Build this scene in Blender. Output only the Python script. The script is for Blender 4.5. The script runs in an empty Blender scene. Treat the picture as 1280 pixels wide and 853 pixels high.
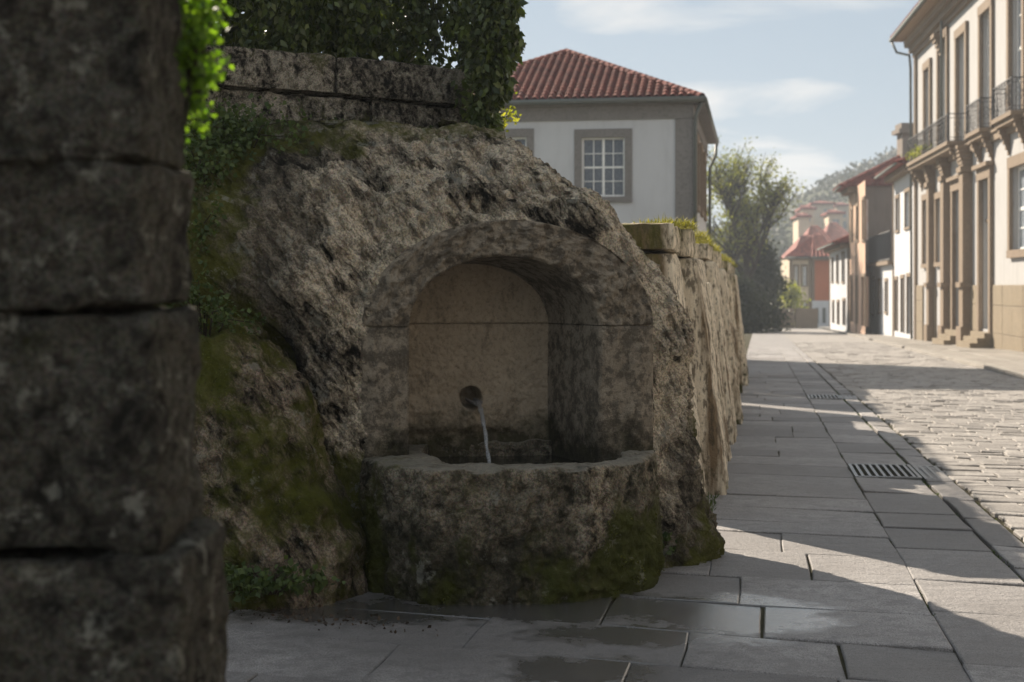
import bpy, math, random
import numpy as np
random.seed(7); rng = np.random.default_rng(7)
SC = bpy.context.scene; COL = SC.collection

# ------------------------------------------------------------------ camera
cam_d = bpy.data.cameras.new('camera'); cam = bpy.data.objects.new('camera', cam_d); COL.objects.link(cam)
cam.location = (0, 0, 1.5); cam.rotation_euler = (math.pi/2, 0, 0)
cam_d.lens = 50; cam_d.sensor_width = 36; cam_d.shift_y = -0.0535
cam_d.clip_start = .1; cam_d.clip_end = 5000
cam_d.dof.use_dof = True; cam_d.dof.focus_distance = 7.9; cam_d.dof.aperture_fstop = 3.2
SC.camera = cam
# ------------------------------------------------------------------ light
SUN_AZ = -32.0; SUN_EL = 32.5          # azimuth from +Y towards +X
W = bpy.data.worlds.new('World'); SC.world = W; W.use_nodes = True
wn = W.node_tree; wn.nodes.clear()
def _n(t, **k):
    n = wn.nodes.new(t)
    for a, b in k.items(): setattr(n, a, b)
    return n
sky = _n('ShaderNodeTexSky', sky_type='NISHITA', sun_disc=False)
sky.sun_elevation = math.radians(SUN_EL); sky.sun_rotation = math.radians(SUN_AZ)
sky.air_density = 1.0; sky.dust_density = .5; sky.ozone_density = 1.4
tc = _n('ShaderNodeTexCoord'); sep = _n('ShaderNodeSeparateXYZ'); wn.links.new(tc.outputs['Generated'], sep.inputs[0])
def wm(op, a, b=None):
    n = _n('ShaderNodeMath', operation=op)
    for i, v in enumerate((a, b)):
        if v is None: continue
        if isinstance(v, (int, float)): n.inputs[i].default_value = v
        else: wn.links.new(v, n.inputs[i])
    return n.outputs[0]
zz = wm('MAXIMUM', sep.outputs[2], 0.02); zc = wm('ADD', zz, 0.10)
cx = wm('DIVIDE', sep.outputs[0], zc); cy = wm('DIVIDE', sep.outputs[1], zc)
comb = _n('ShaderNodeCombineXYZ'); wn.links.new(wm('MULTIPLY', cx, 0.85), comb.inputs[0]); wn.links.new(wm('MULTIPLY', cy, 1.0), comb.inputs[1])
comb.inputs[2].default_value = 14.2
nz = _n('ShaderNodeTexNoise'); nz.inputs['Scale'].default_value = 1.25; nz.inputs['Detail'].default_value = 9; nz.inputs['Roughness'].default_value = .52
nz.inputs['Distortion'].default_value = .35
wn.links.new(comb.outputs[0], nz.inputs['Vector'])
cr = _n('ShaderNodeValToRGB'); cr.color_ramp.elements[0].position = .49; cr.color_ramp.elements[1].position = .60
wn.links.new(nz.outputs['Fac'], cr.inputs[0])
mx = _n('ShaderNodeMix', data_type='RGBA'); wn.links.new(wm('MULTIPLY', wm('MULTIPLY', cr.outputs[0], .82), wm('MINIMUM', wm('MULTIPLY', wm('MAXIMUM', wm('SUBTRACT', sep.outputs[2], .02), 0.0), 16.0), 1.0)), mx.inputs[0])
hs = _n('ShaderNodeHueSaturation'); hs.inputs['Saturation'].default_value = .60; wn.links.new(sky.outputs[0], hs.inputs['Color'])
veil = _n('ShaderNodeMix', data_type='RGBA'); veil.inputs[0].default_value = .84; wn.links.new(hs.outputs[0], veil.inputs[6]); veil.inputs[7].default_value = (2.25, 2.8, 3.35, 1)   # thin high veil
wn.links.new(veil.outputs[2], mx.inputs[6]); mx.inputs[7].default_value = (5.3, 5.25, 5.15, 1)
bg = _n('ShaderNodeBackground'); bg.inputs[1].default_value = 0.071; wn.links.new(mx.outputs[2], bg.inputs[0])
wo = _n('ShaderNodeOutputWorld'); wn.links.new(bg.outputs[0], wo.inputs[0])
sd = bpy.data.lights.new('sun', 'SUN'); sd.energy = 5.0; sd.angle = math.radians(.6); sd.color = (1, .87, .71)
so = bpy.data.objects.new('sun', sd); COL.objects.link(so)
so.rotation_euler = (math.radians(90-SUN_EL), 0, math.radians(-SUN_AZ) + math.pi)
so.location = (-40, 60, 50)
SC.view_settings.view_transform = 'Standard'; SC.view_settings.look = 'None'
SC.view_settings.exposure = 1.18; SC.view_settings.gamma = 1
SC.cycles.volume_bounces = 0; SC.cycles.volume_max_steps = 64; SC.cycles.max_bounces = 8; SC.cycles.diffuse_bounces = 4
SC.cycles.caustics_reflective = False; SC.cycles.caustics_refractive = False

# ------------------------------------------------------------------ helpers
FPX = 1778.0
def gz(Y): return -0.0186*Y
SU = np.array([.1707, .9853]); SU /= np.linalg.norm(SU); SN = np.array([SU[1], -SU[0]])   # street direction, lateral to the right
def ST(l, t, h=0.0):
    p = l*SN + t*SU; return (p[0], p[1], gz(p[1]) + h)

_perm = rng.permutation(4096)
def vnoise(P):
    P = np.asarray(P, float); I = np.floor(P).astype(np.int64); F = P - I; F = F*F*F*(F*(F*6-15)+10)
    def h(ix, iy, iz): return _perm[(_perm[(_perm[ix & 4095] + iy) & 4095] + iz) & 4095]/4095.0
    x, y, z = I[..., 0], I[..., 1], I[..., 2]; fx, fy, fz = F[..., 0], F[..., 1], F[..., 2]
    r = 0
    for dx in (0, 1):
        for dy in (0, 1):
            for dz in (0, 1):
                r = r + h(x+dx, y+dy, z+dz)*(fx if dx else 1-fx)*(fy if dy else 1-fy)*(fz if dz else 1-fz)
    return r*2-1
def fbm(P, oct=4, gain=.5, lac=2.03):
    a, s, r = 1.0, 1.0, 0
    for k in range(oct):
        r = r + a*vnoise(np.asarray(P)*s + 17.3*k); a *= gain; s *= lac
    return r
def ss(a, b, x): t = np.clip((x-a)/(b-a), 0, 1); return t*t*(3-2*t)

def mesh_np(name, V, Fc, m=None, parent=None, smooth=False, attrs=None):
    V = np.asarray(V, np.float32).reshape(-1, 3); Fc = np.asarray(Fc, np.int32); k = Fc.shape[1]
    me = bpy.data.meshes.new(name); me.vertices.add(len(V)); me.vertices.foreach_set('co', V.ravel())
    me.loops.add(Fc.size); me.loops.foreach_set('vertex_index', Fc.ravel())
    me.polygons.add(len(Fc)); me.polygons.foreach_set('loop_start', np.arange(0, Fc.size, k, dtype=np.int32))
    me.polygons.foreach_set('loop_total', np.full(len(Fc), k, np.int32))
    if smooth: me.polygons.foreach_set('use_smooth', np.ones(len(Fc), bool))
    me.update(calc_edges=True)
    if attrs:
        for an, av in attrs.items():
            a = me.attributes.new(an, 'FLOAT', 'POINT'); a.data.foreach_set('value', np.asarray(av, np.float32).ravel())
    if m: me.materials.append(m)
    o = bpy.data.objects.new(name, me); COL.objects.link(o)
    if parent: o.parent = parent
    return o
def grid_faces(nu, nv, closed=False):
    i = np.arange(nu if closed else nu-1); j = np.arange(nv-1); I, J = np.meshgrid(i, j, indexing='ij'); I2 = (I+1) % nu
    return np.stack([I*nv+J, I2*nv+J, I2*nv+J+1, I*nv+J+1], -1).reshape(-1, 4)

class MB:
    def __init__(s): s.v = []; s.f = []
    def add(s, vs, fs):
        b = len(s.v); s.v += [tuple(map(float, p)) for p in vs]; s.f += [tuple(b+i for i in f) for f in fs]; return s
    def hexa(s, p):        # p: 8 pts, bottom 4 ccw then top 4
        return s.add(p, [(3,2,1,0),(4,5,6,7),(0,1,5,4),(1,2,6,5),(2,3,7,6),(3,0,4,7)])
    def tube(s, pts, rad, n=8, cap=True):
        pts = [np.array(p, float) for p in pts]; b = len(s.v); K = len(pts)
        if not hasattr(rad, '__len__'): rad = [rad]*K
        ref = None
        for k, p in enumerate(pts):
            d = pts[min(k+1, K-1)] - pts[max(k-1, 0)]; d /= np.linalg.norm(d)+1e-9
            if ref is None: ref = np.array([1, 0, 0]) if abs(d[0]) < .8 else np.array([0, 1, 0])
            a = np.cross(d, ref); a /= np.linalg.norm(a)+1e-9; c = np.cross(d, a); ref = np.cross(a, d)
            for q in range(n):
                w = 2*math.pi*q/n; s.v.append(tuple(p + rad[k]*(math.cos(w)*a + math.sin(w)*c)))
        for k in range(K-1):
            for q in range(n):
                s.f.append((b+k*n+q, b+k*n+(q+1) % n, b+(k+1)*n+(q+1) % n, b+(k+1)*n+q))
        if cap: s.f.append(tuple(b+q for q in range(n))[::-1]); s.f.append(tuple(b+(K-1)*n+q for q in range(n)))
        return s
    def build(s, name, m=None, parent=None, smooth=False, bevel=0):
        me = bpy.data.meshes.new(name); me.from_pydata(s.v, [], s.f); me.update()
        if smooth: me.polygons.foreach_set('use_smooth', [True]*len(me.polygons))
        if m: me.materials.append(m)
        o = bpy.data.objects.new(name, me); COL.objects.link(o)
        if parent: o.parent = parent
        if bevel:
            b = o.modifiers.new('bevel', 'BEVEL'); b.width = bevel; b.segments = 2; b.limit_method = 'ANGLE'
        return o
def tag(o, label=None, cat=None, group=None, kind=None):
    if label: o['label'] = label
    if cat: o['category'] = cat
    if group: o['group'] = group
    if kind: o['kind'] = kind
    return o
def thing(name, label, cat, loc=(0, 0, 0), group=None):
    # the Empty stands at the thing's base; children are built in world space
    o = bpy.data.objects.new(name, None); COL.objects.link(o); tag(o, label, cat, group); o['_loc'] = list(loc); THINGS.append(o); return o
THINGS = []
def settle():
    import mathutils
    for o in THINGS:
        l = mathutils.Vector(o['_loc']); o.location = l; del o['_loc']
        for c in o.children: c.matrix_parent_inverse = mathutils.Matrix.Translation(-l)
class Fr:
    """vertical frame: P0, horizontal direction d, outward normal = d turned left"""
    def __init__(s, P0, d):
        s.P = np.array(P0, float); s.d = np.array(d, float)/np.linalg.norm(d); s.n = np.array([-s.d[1], s.d[0]])
    def p(s, a, o, z): q = s.P + a*s.d + o*s.n; return (q[0], q[1], z)
    def s(s, px, o=0):
        k = (px-640)/FPX; B = s.P + o*s.n
        return (k*B[1]-B[0])/(s.d[0]-k*s.d[1])
    def z(s, a, py, o=0): return 1.5 + (358-py)/FPX*(s.P+a*s.d+o*s.n)[1]
    def g(s, a): return gz((s.P+a*s.d)[1])
    def box(s, mb, a0, a1, o0, o1, z0, z1):
        if a0 > a1: a0, a1 = a1, a0
        return mb.hexa([s.p(a0,o0,z0), s.p(a1,o0,z0), s.p(a1,o1,z0), s.p(a0,o1,z0), s.p(a0,o0,z1), s.p(a1,o0,z1), s.p(a1,o1,z1), s.p(a0,o1,z1)])
def wall_holes(fr, mb, a0, a1, z0, z1, holes, rec=.25):
    A = sorted(set([a0, a1] + [h[0] for h in holes] + [h[1] for h in holes])); Z = sorted(set([z0, z1] + [h[2] for h in holes] + [h[3] for h in holes]))
    for i in range(len(A)-1):
        for j in range(len(Z)-1):
            ca, cz = (A[i]+A[i+1])/2, (Z[j]+Z[j+1])/2
            if any(h[0] < ca < h[1] and h[2] < cz < h[3] for h in holes): continue
            mb.add([fr.p(A[i],0,Z[j]), fr.p(A[i+1],0,Z[j]), fr.p(A[i+1],0,Z[j+1]), fr.p(A[i],0,Z[j+1])], [(0,1,2,3)])
    for h in holes:
        q = [(h[0],h[2]),(h[1],h[2]),(h[1],h[3]),(h[0],h[3])]
        for k in range(4):
            a, b = q[k], q[(k+1) % 4]
            mb.add([fr.p(a[0],0,a[1]), fr.p(b[0],0,b[1]), fr.p(b[0],-rec,b[1]), fr.p(a[0],-rec,a[1])], [(0,1,2,3)])

# ------------------------------------------------------------------ materials
class Mt:
    def __init__(s, name):
        s.m = bpy.data.materials.new(name); s.m.use_nodes = True; s.t = s.m.node_tree; s.t.nodes.clear()
        s.out = s.t.nodes.new('ShaderNodeOutputMaterial'); s.b = s.t.nodes.new('ShaderNodeBsdfPrincipled')
        s.t.links.new(s.b.outputs[0], s.out.inputs[0]); s.geo = s.t.nodes.new('ShaderNodeNewGeometry'); s.pos = s.geo.outputs['Position']
    def lk(s, v, i):
        if isinstance(v, bpy.types.NodeSocket): s.t.links.new(v, i)
        elif isinstance(v, tuple) and len(v) == 3 and len(i.default_value) == 4: i.default_value = (*v, 1)
        else: i.default_value = v
    def vmap(s, scale=(1,1,1), rot=(0,0,0), loc=(0,0,0), vec=None):
        n = s.t.nodes.new('ShaderNodeMapping'); s.lk(vec or s.pos, n.inputs[0]); n.inputs['Scale'].default_value = scale; n.inputs['Rotation'].default_value = rot; n.inputs['Location'].default_value = loc; return n.outputs[0]
    def noise(s, sc, det=4, ro=.55, vec=None, dist=0):
        n = s.t.nodes.new('ShaderNodeTexNoise'); s.lk(vec or s.pos, n.inputs['Vector']); n.inputs['Scale'].default_value = sc; n.inputs['Detail'].default_value = det; n.inputs['Roughness'].default_value = ro; n.inputs['Distortion'].default_value = dist; return n.outputs['Fac']
    def vor(s, sc, vec=None, feat='F1', out='Distance'):
        n = s.t.nodes.new('ShaderNodeTexVoronoi'); n.feature = feat; s.lk(vec or s.pos, n.inputs['Vector']); n.inputs['Scale'].default_value = sc; return n.outputs[out]
    def ramp(s, f, *st):
        n = s.t.nodes.new('ShaderNodeValToRGB'); s.lk(f, n.inputs[0]); e = n.color_ramp.elements
        while len(e) < len(st): e.new(.5)
        for k, (p, c) in enumerate(st):
            e[k].position = p; e[k].color = (c, c, c, 1) if isinstance(c, (int, float)) else (*c, 1)
        return n.outputs[0]
    def mix(s, f, a, b, mode='MIX'):
        n = s.t.nodes.new('ShaderNodeMix'); n.data_type = 'RGBA'; n.blend_type = mode; s.lk(f, n.inputs[0]); s.lk(a, n.inputs[6]); s.lk(b, n.inputs[7]); return n.outputs[2]
    def math(s, op, a, b=0.0, clamp=False):
        n = s.t.nodes.new('ShaderNodeMath'); n.operation = op; n.use_clamp = clamp; s.lk(a, n.inputs[0]); s.lk(b, n.inputs[1]); return n.outputs[0]
    def attr(s, name):
        n = s.t.nodes.new('ShaderNodeAttribute'); n.attribute_name = name; return n.outputs['Fac']
    def rnd(s):
        n = s.t.nodes.new('ShaderNodeObjectInfo'); return n.outputs['Random']
    def island(s): return s.geo.outputs['Random Per Island']
    def xyz(s):
        n = s.t.nodes.new('ShaderNodeSeparateXYZ'); s.lk(s.pos, n.inputs[0]); return n.outputs
    def normal_z(s):
        n = s.t.nodes.new('ShaderNodeSeparateXYZ'); s.lk(s.geo.outputs['Normal'], n.inputs[0]); return n.outputs[2]
    def bump(s, h, st=.6, dist=.02, prev=None):
        n = s.t.nodes.new('ShaderNodeBump'); s.lk(h, n.inputs['Height']); n.inputs['Strength'].default_value = st; n.inputs['Distance'].default_value = dist
        if prev: s.lk(prev, n.inputs['Normal'])
        return n.outputs[0]
    def fin(s, col, rough=.8, nrm=None, spec=.35, metal=0, trans=0):
        s.lk(col, s.b.inputs['Base Color']); s.lk(rough, s.b.inputs['Roughness']); 
        if spec is not None: s.b.inputs['Specular IOR Level'].default_value = spec
        s.b.inputs['Metallic'].default_value = metal; s.b.inputs['Transmission Weight'].default_value = trans
        if nrm: s.lk(nrm, s.b.inputs['Normal'])
        return s.m

def m_rock(name, pale, mid, dark, moss, k_dark=.5, k_moss=.5, wet=False, sc=1.0, streak=True, bumpk=1.0, use_attr=True, rim=False, lich=.45, lth=.60):
    m = Mt(name)
    v = m.vmap((1.0, .9, .40), vec=m.vmap(rot=(0, .60, .1))) if streak else m.pos
    n1 = m.noise(5.2*sc, 9, .70, v, .8); n2 = m.noise(17*sc, 7, .7, v, .3); n3 = m.noise(70*sc, 4, .7); n4 = m.noise(1.5*sc, 4, .6)
    spk = m.vor(170*sc, out='Color'); 
    c = m.mix(m.ramp(n2, (.42, 0.0), (.52, 1.0)), mid, pale)
    c = m.mix(m.math('MULTIPLY', m.ramp(n3, (.43, 1.0), (.54, 0.0)), .55), c, tuple(.25*q for q in mid))
    c = m.mix(.16, c, spk, 'SOFT_LIGHT')
    dk = m.ramp(m.math('ADD', m.math('MULTIPLY', n1, .65), m.math('MULTIPLY', n4, .35)), (k_dark-.035, 1.0), (k_dark+.04, 0.0))
    dk = m.math('MULTIPLY', dk, m.ramp(n2, (.42, 1.0), (.66, .35)))
    c = m.mix(dk, c, dark)
    if use_attr: c = m.mix(m.math('MULTIPLY', m.ramp(m.math('ADD', m.attr('damp'), m.math('MULTIPLY', m.noise(6, 7, .7), .8)), (.62, 0.0), (.95, 1.0)), .72), c, tuple(2.2*q for q in dark))  # dark overlay: painted shade on the fountain rock, damp on the basin
    mn = m.noise(2.3*sc, 7, .66)
    mf = m.ramp(m.math('ADD', mn, m.math('MULTIPLY', m.noise(38*sc, 4, .7), .3)), (.86-.42*k_moss, 0.0), (.98-.42*k_moss, 1.0))
    if use_attr:
        at = m.attr('moss'); mf = m.ramp(m.math('ADD', m.math('MULTIPLY', at, .62), m.math('MULTIPLY', m.noise(9*sc, 7, .7), .75)), (.62, 0.0), (.80, 1.0))
    mc = m.mix(m.noise(26*sc, 4, .7), tuple(.42*q for q in moss), tuple(1.45*q for q in moss))
    c = m.mix(m.math('MULTIPLY', mf, .9), c, mc)
    li = m.ramp(m.noise(6.5*sc, 5, .75, m.vmap(loc=(5, 3, 1))), (lth, 0.0), (lth+.06, 1.0))
    c = m.mix(m.math('MULTIPLY', li, lich), c, (.30, .30, .26))
    if rim: c = m.mix(m.math('MULTIPLY', m.ramp(m.normal_z(), (.55, 0.0), (.85, 1.0)), m.ramp(m.noise(8, 5, .7), (.38, .25), (.5, .65))), c, (.24, .225, .19))
    b = m.bump(m.math('ADD', n2, m.math('MULTIPLY', n3, .45)), .9*bumpk, .03)
    b = m.bump(m.noise(190*sc, 3, .7), .5*bumpk, .006, b)
    return m.fin(c, .92, b, .06)

M = {}
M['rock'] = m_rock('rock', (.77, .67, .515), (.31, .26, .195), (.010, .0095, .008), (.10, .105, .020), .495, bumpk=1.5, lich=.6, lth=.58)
M['boulder'] = m_rock('mossy_boulder', (.38, .31, .23), (.16, .13, .095), (.009, .0085, .006), (.085, .092, .015), .50, bumpk=1.3)
M['pier'] = m_rock('dark_granite', (.115, .110, .092), (.062, .058, .048), (.020, .019, .017), (.032, .034, .013), .46, .10, sc=1.7, streak=False, use_attr=False, lich=.6, lth=.575)
M['basin'] = m_rock('basin_stone', (.36, .31, .235), (.14, .12, .088), (.012, .012, .008), (.055, .062, .013), .485, sc=.9, rim=True, streak=False)
M['parapet'] = m_rock('parapet_stone', (.42, .38, .31), (.20, .18, .14), (.010, .0095, .008), (.06, .066, .015), .505, .35, sc=1.5, streak=False, use_attr=False)
def m_niche(name, base, bump=.7, mott=0.0, zo=0.0):
    m = Mt(name); n1 = m.noise(5, 6, .65); n2 = m.noise(42, 6, .75); n3 = m.noise(150, 3, .7)
    c = m.mix(n1, tuple(.62*q for q in base), tuple(1.25*q for q in base)); c = m.mix(m.ramp(n2, (.34, .65), (.50, 0.0)), c, tuple(.4*q for q in base))
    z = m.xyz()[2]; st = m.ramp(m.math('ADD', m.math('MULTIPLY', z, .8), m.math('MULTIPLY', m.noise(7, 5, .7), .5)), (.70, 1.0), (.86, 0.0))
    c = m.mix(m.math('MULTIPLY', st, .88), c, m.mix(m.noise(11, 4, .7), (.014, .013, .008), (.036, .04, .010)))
    if mott: c = m.mix(m.math('MULTIPLY', m.ramp(m.noise(13, 8, .72), (.44, 1.0), (.54, 0.0)), mott), c, (.03, .027, .022))
    dr = m.ramp(m.noise(5.5, 6, .7, m.vmap((1.5, 1.5, .8), loc=(3, 1, 7))), (.55, 0.0), (.70, .7)); c = m.mix(dr, c, tuple(.25*q for q in base))
    b = m.bump(m.math('ADD', n2, m.math('MULTIPLY', n3, .7)), bump, .016)
    return m.fin(c, .9, b, .1)
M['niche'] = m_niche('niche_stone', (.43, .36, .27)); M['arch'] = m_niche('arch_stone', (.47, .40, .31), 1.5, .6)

def m_wall():
    m = Mt('street_wall_stone'); st = m.noise(1.0, 6, .62, m.vmap((2.4, 2.4, .22))); n = m.noise(24, 6, .7, m.vmap((1, 1, .35)))
    c = m.mix(m.ramp(st, (.39, 0.0), (.47, 1.0)), (.22, .16, .10), (.82, .73, .58)); c = m.mix(m.ramp(n, (.42, .8), (.51, 0.0)), c, (.10, .08, .055))  # stone streaks; the pale ones also stand in for warm light on the slabs
    z = m.xyz()[2]; g = m.ramp(m.math('ADD', m.math('MULTIPLY', z, .16), m.math('MULTIPLY', m.noise(3.5, 5, .7, m.vmap((1.2, 1.2, .35))), .75)), (.66, 0.0), (.78, 1.0))
    c = m.mix(g, c, m.mix(m.noise(20), (.05, .05, .012), (.14, .13, .03)))
    g2 = m.ramp(m.math('SUBTRACT', m.noise(4, 5, .7), m.math('MULTIPLY', z, .25)), (.55, 0.0), (.68, 1.0)); c = m.mix(g2, c, (.06, .06, .02))
    return m.fin(c, .9, m.bump(m.math('ADD', n, m.noise(70, 4, .7)), .8, .02), .2)
M['wall'] = m_wall()

def m_slab(name, base, wet=True, var=.75):
    m = Mt(name); r = m.rnd(); n1 = m.noise(1.6, 6, .6); n2 = m.noise(34, 6, .75); n3 = m.noise(130, 3, .75)
    c = m.mix(r, tuple((1-var*.5)*q for q in base), tuple((1+var*.5)*q for q in base))
    c = m.mix(m.ramp(n1, (.35, .45), (.62, 0.0)), c, (base[0]*.48, base[1]*.46, base[2]*.44))
    c = m.mix(m.ramp(n3, (.42, .75), (.53, 0.0)), c, tuple(.3*q for q in base)); c = m.mix(m.ramp(m.noise(9, 7, .75), (.42, .55), (.52, 0.0)), c, tuple(.5*q for q in base))
    rough = .60 if not wet else .62
    h = m.math('ADD', m.math('MULTIPLY', n2, 1.0), m.math('MULTIPLY', m.noise(7, 5, .6, m.vmap((.6, 1.5, 1))), 1.3))
    if wet:
        x, y, z = m.xyz()
        def blob(cx_, cy_, rx, ry):
            dx = m.math('DIVIDE', m.math('SUBTRACT', x, cx_), rx); dy = m.math('DIVIDE', m.math('SUBTRACT', y, cy_), ry)
            return m.math('SQRT', m.math('ADD', m.math('MULTIPLY', dx, dx), m.math('MULTIPLY', dy, dy)))
        d = m.math('MINIMUM', m.math('MINIMUM', blob(1.05, 7.1, .62, .55), blob(.35, 7.25, 1.25, .42)), m.math('MINIMUM', blob(.30, 5.95, .38, .33), blob(.60, 6.60, .62, .26)))
        d = m.math('MINIMUM', d, blob(-.75, 7.15, .75, .33))
        d = m.math('ADD', d, m.math('MULTIPLY', m.math('SUBTRACT', m.noise(4.5, 7, .72), .5), 2.0))
        dmp = blob(-.1, 6.5, 1.7, 1.15); dmp = m.ramp(m.math('ADD', dmp, m.math('MULTIPLY', m.math('SUBTRACT', m.noise(2.5, 7, .7), .5), 1.8)), (.5, 1.0), (1.2, 0.0)); c = m.mix(m.math('MULTIPLY', dmp, .5), c, tuple(.25*q for q in base))
        wf = m.ramp(d, (.62, 1.0), (1.18, 0.0))
        m.lk(m.math('ADD', .45, m.math('MULTIPLY', wf, .5)), m.b.inputs['Specular IOR Level']); c = m.mix(m.math('MULTIPLY', wf, .80), c, tuple(.14*q for q in base))
        m.lk(wf, m.b.inputs['Coat Weight']); m.b.inputs['Coat Roughness'].default_value = .16; m.b.inputs['Coat IOR'].default_value = 1.6; m.lk(m.bump(m.noise(45, 4, .7), .5, .004), m.b.inputs['Coat Normal'])
        rough = m.mix(wf, (.60, .60, .60), m.mix(m.noise(14, 3, .6), (.07, .07, .07), (.28, .28, .28)))
    return m.fin(c, rough, m.bump(h, .9, .020, m.bump(n3, .6, .004)), None if wet else .45)
M['slab'] = m_slab('pavement_slab', (.34, .325, .32))
M['sett'] = m_slab('road_sett', (.38, .355, .33), wet=False, var=.6)
M['kerb'] = m_slab('kerb_granite', (.38, .35, .31), wet=False, var=.3)
m = Mt('earth'); M['earth'] = m.fin(m.mix(m.noise(9), (.035, .03, .02), (.07, .065, .035)), .95, m.bump(m.noise(60), .6, .02), .1)
m = Mt('far_ground'); M['ground'] = m.fin(m.mix(m.noise(.1, 5), (.05, .07, .03), (.12, .11, .08)), .95, None, .1)

def m_plaster(name, col, dirt=.3, rs=1.0):
    m = Mt(name); n = m.noise(.9*rs, 6, .65); s2 = m.noise(2.2*rs, 6, .7, m.vmap((1.5, 1.5, .25)))
    c = m.mix(m.math('MULTIPLY', m.ramp(s2, (.48, 0.0), (.75, 1.0)), dirt), col, tuple(.55*q for q in col)); c = m.mix(m.ramp(n, (.4, 0.0), (.7, .35)), c, tuple(.82*q for q in col))
    return m.fin(c, .85, m.bump(m.noise(30), .25, .01), .2)
M['white'] = m_plaster('white_plaster', (.56, .57, .59)); M['cream'] = m_plaster('palace_plaster', (.40, .395, .39), .35)
M['pink'] = m_plaster('pink_plaster', (.55, .38, .28)); M['orange'] = m_plaster('orange_plaster', (.46, .15, .07)); M['beige'] = m_plaster('beige_plaster', (.60, .50, .38))
M['grey_wall'] = m_plaster('grey_brown_render', (.22, .185, .155), .6)
def m_dressed(name, col):
    m = Mt(name); r = m.rnd(); n = m.noise(14, 6, .7); n0 = m.noise(1.4, 4, .6)
    c = m.mix(n0, tuple(.75*q for q in col), tuple(1.15*q for q in col)); c = m.mix(m.ramp(n, (.38, .6), (.52, 0.0)), c, tuple(.6*q for q in col))
    return m.fin(c, .82, m.bump(n, .4, .012), .25)
M['granite'] = m_dressed('dressed_granite', (.225, .21, .20)); M['ochre'] = m_dressed('ochre_granite', (.23, .175, .125)); M['plinth'] = m_dressed('plinth_granite', (.24, .195, .135))
def m_tile(name, a, b):
    m = Mt(name); return m.fin(m.mix(m.island(), a, b), .8, m.bump(m.noise(25), .3, .01), .25)
M['tile'] = m_tile('roof_tile', (.13, .036, .030), (.27, .080, .058))
def plain(name, col, rough=.6, spec=.4, metal=0): m = Mt(name); return m.fin(m.mix(m.noise(12, 4), tuple(.8*q for q in col), tuple(1.15*q for q in col)), rough, None, spec, metal)
M['gutter'] = plain('zinc_gutter', (.10, .11, .10), .5); M['paint'] = plain('white_paint', (.80, .80, .78), .45); M['iron'] = plain('black_iron', (.02, .02, .022), .5)
M['wood'] = plain('dark_wood', (.06, .04, .03), .6); M['bark'] = plain('bark', (.045, .035, .027), .9, .1); M['soffit'] = plain('soffit_wood', (.30, .21, .14), .8)
m = Mt('window_glass'); M['glass'] = m.fin(m.mix(m.noise(3, 3), (.14, .17, .20), (.36, .40, .44)), .06, m.bump(m.noise(2.2, 2), .05, .05), .8)
m = Mt('curtained_glass'); M['lace'] = m.fin(m.mix(m.vor(26), (.05, .06, .08), (.15, .165, .19)), .12, None, .6)
m = Mt('grate_steel'); M['steel'] = m.fin((.22, .22, .215), .38, m.bump(m.noise(60), .2, .004), .5, .85)
m = Mt('pit'); M['pit'] = m.fin((.01, .01, .01), .9, None, .1)

def m_leaf(name, a, b, tr=.35, rough=.45):
    m = Mt(name); c = m.mix(m.island(), a, b); m.fin(c, rough, None, .4)
    t = m.t.nodes.new('ShaderNodeBsdfTranslucent'); m.lk(m.mix(1.0, c, (1.5, 1.6, .55), 'MULTIPLY'), t.inputs[0])
    x = m.t.nodes.new('ShaderNodeMixShader'); x.inputs[0].default_value = tr; m.t.links.new(m.b.outputs[0], x.inputs[1]); m.t.links.new(t.outputs[0], x.inputs[2]); m.t.links.new(x.outputs[0], m.out.inputs[0])
    return m.m
M['ivy'] = m_leaf('ivy_leaf', (.020, .036, .010), (.11, .14, .034), .30, .28)
M['fern'] = m_leaf('fern_leaf', (.030, .055, .014), (.085, .12, .03), .25, .6)
M['moss'] = m_leaf('moss', (.035, .042, .008), (.12, .125, .022), .25, .8)
M['lime'] = m_leaf('bright_leaf', (.05, .11, .012), (.17, .28, .03), .55, .5)
M['autumn'] = m_leaf('tree_leaf', (.09, .11, .025), (.22, .21, .05), .45, .6)
M['evergreen'] = m_leaf('evergreen_leaf', (.014, .022, .010), (.035, .045, .016), .15, .6)
M['straw'] = m_leaf('dry_grass', (.09, .09, .02), (.23, .20, .06), .45, .6)
M['dead'] = m_leaf('dead_leaf', (.025, .017, .010), (.07, .04, .02), .1, .6)
M['creeper'] = m_leaf('yellow_creeper', (.13, .15, .03), (.28, .27, .06), .5, .6)

def leaves(name, P, size, m, parent=None, aspect=1.6, droop=0.0, spread=1.0, fold=.25, seed=0):
    r = np.random.default_rng(seed+11); P = np.asarray(P, float); n = len(P); sz = size*(.6+.8*r.random(n))[:, None]
    a = r.normal(size=(n, 3))*spread; a[:, 2] -= droop; a /= np.linalg.norm(a, axis=1)[:, None]
    b = r.normal(size=(n, 3)); b -= a*(a*b).sum(1)[:, None]; b /= np.linalg.norm(b, axis=1)[:, None]; c = np.cross(a, b)
    V = np.stack([P, P + a*sz*.45*aspect/1.6 + b*sz*.36 + c*sz*fold*.4, P + a*sz*aspect*.7, P + a*sz*.45*aspect/1.6 - b*sz*.36 + c*sz*fold*.4], 1).reshape(-1, 3)
    k = np.arange(n)*4; F = np.concatenate([np.stack([k, k+1, k+2], 1), np.stack([k, k+2, k+3], 1)])
    return mesh_np(name, V, F, m, parent)

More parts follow.
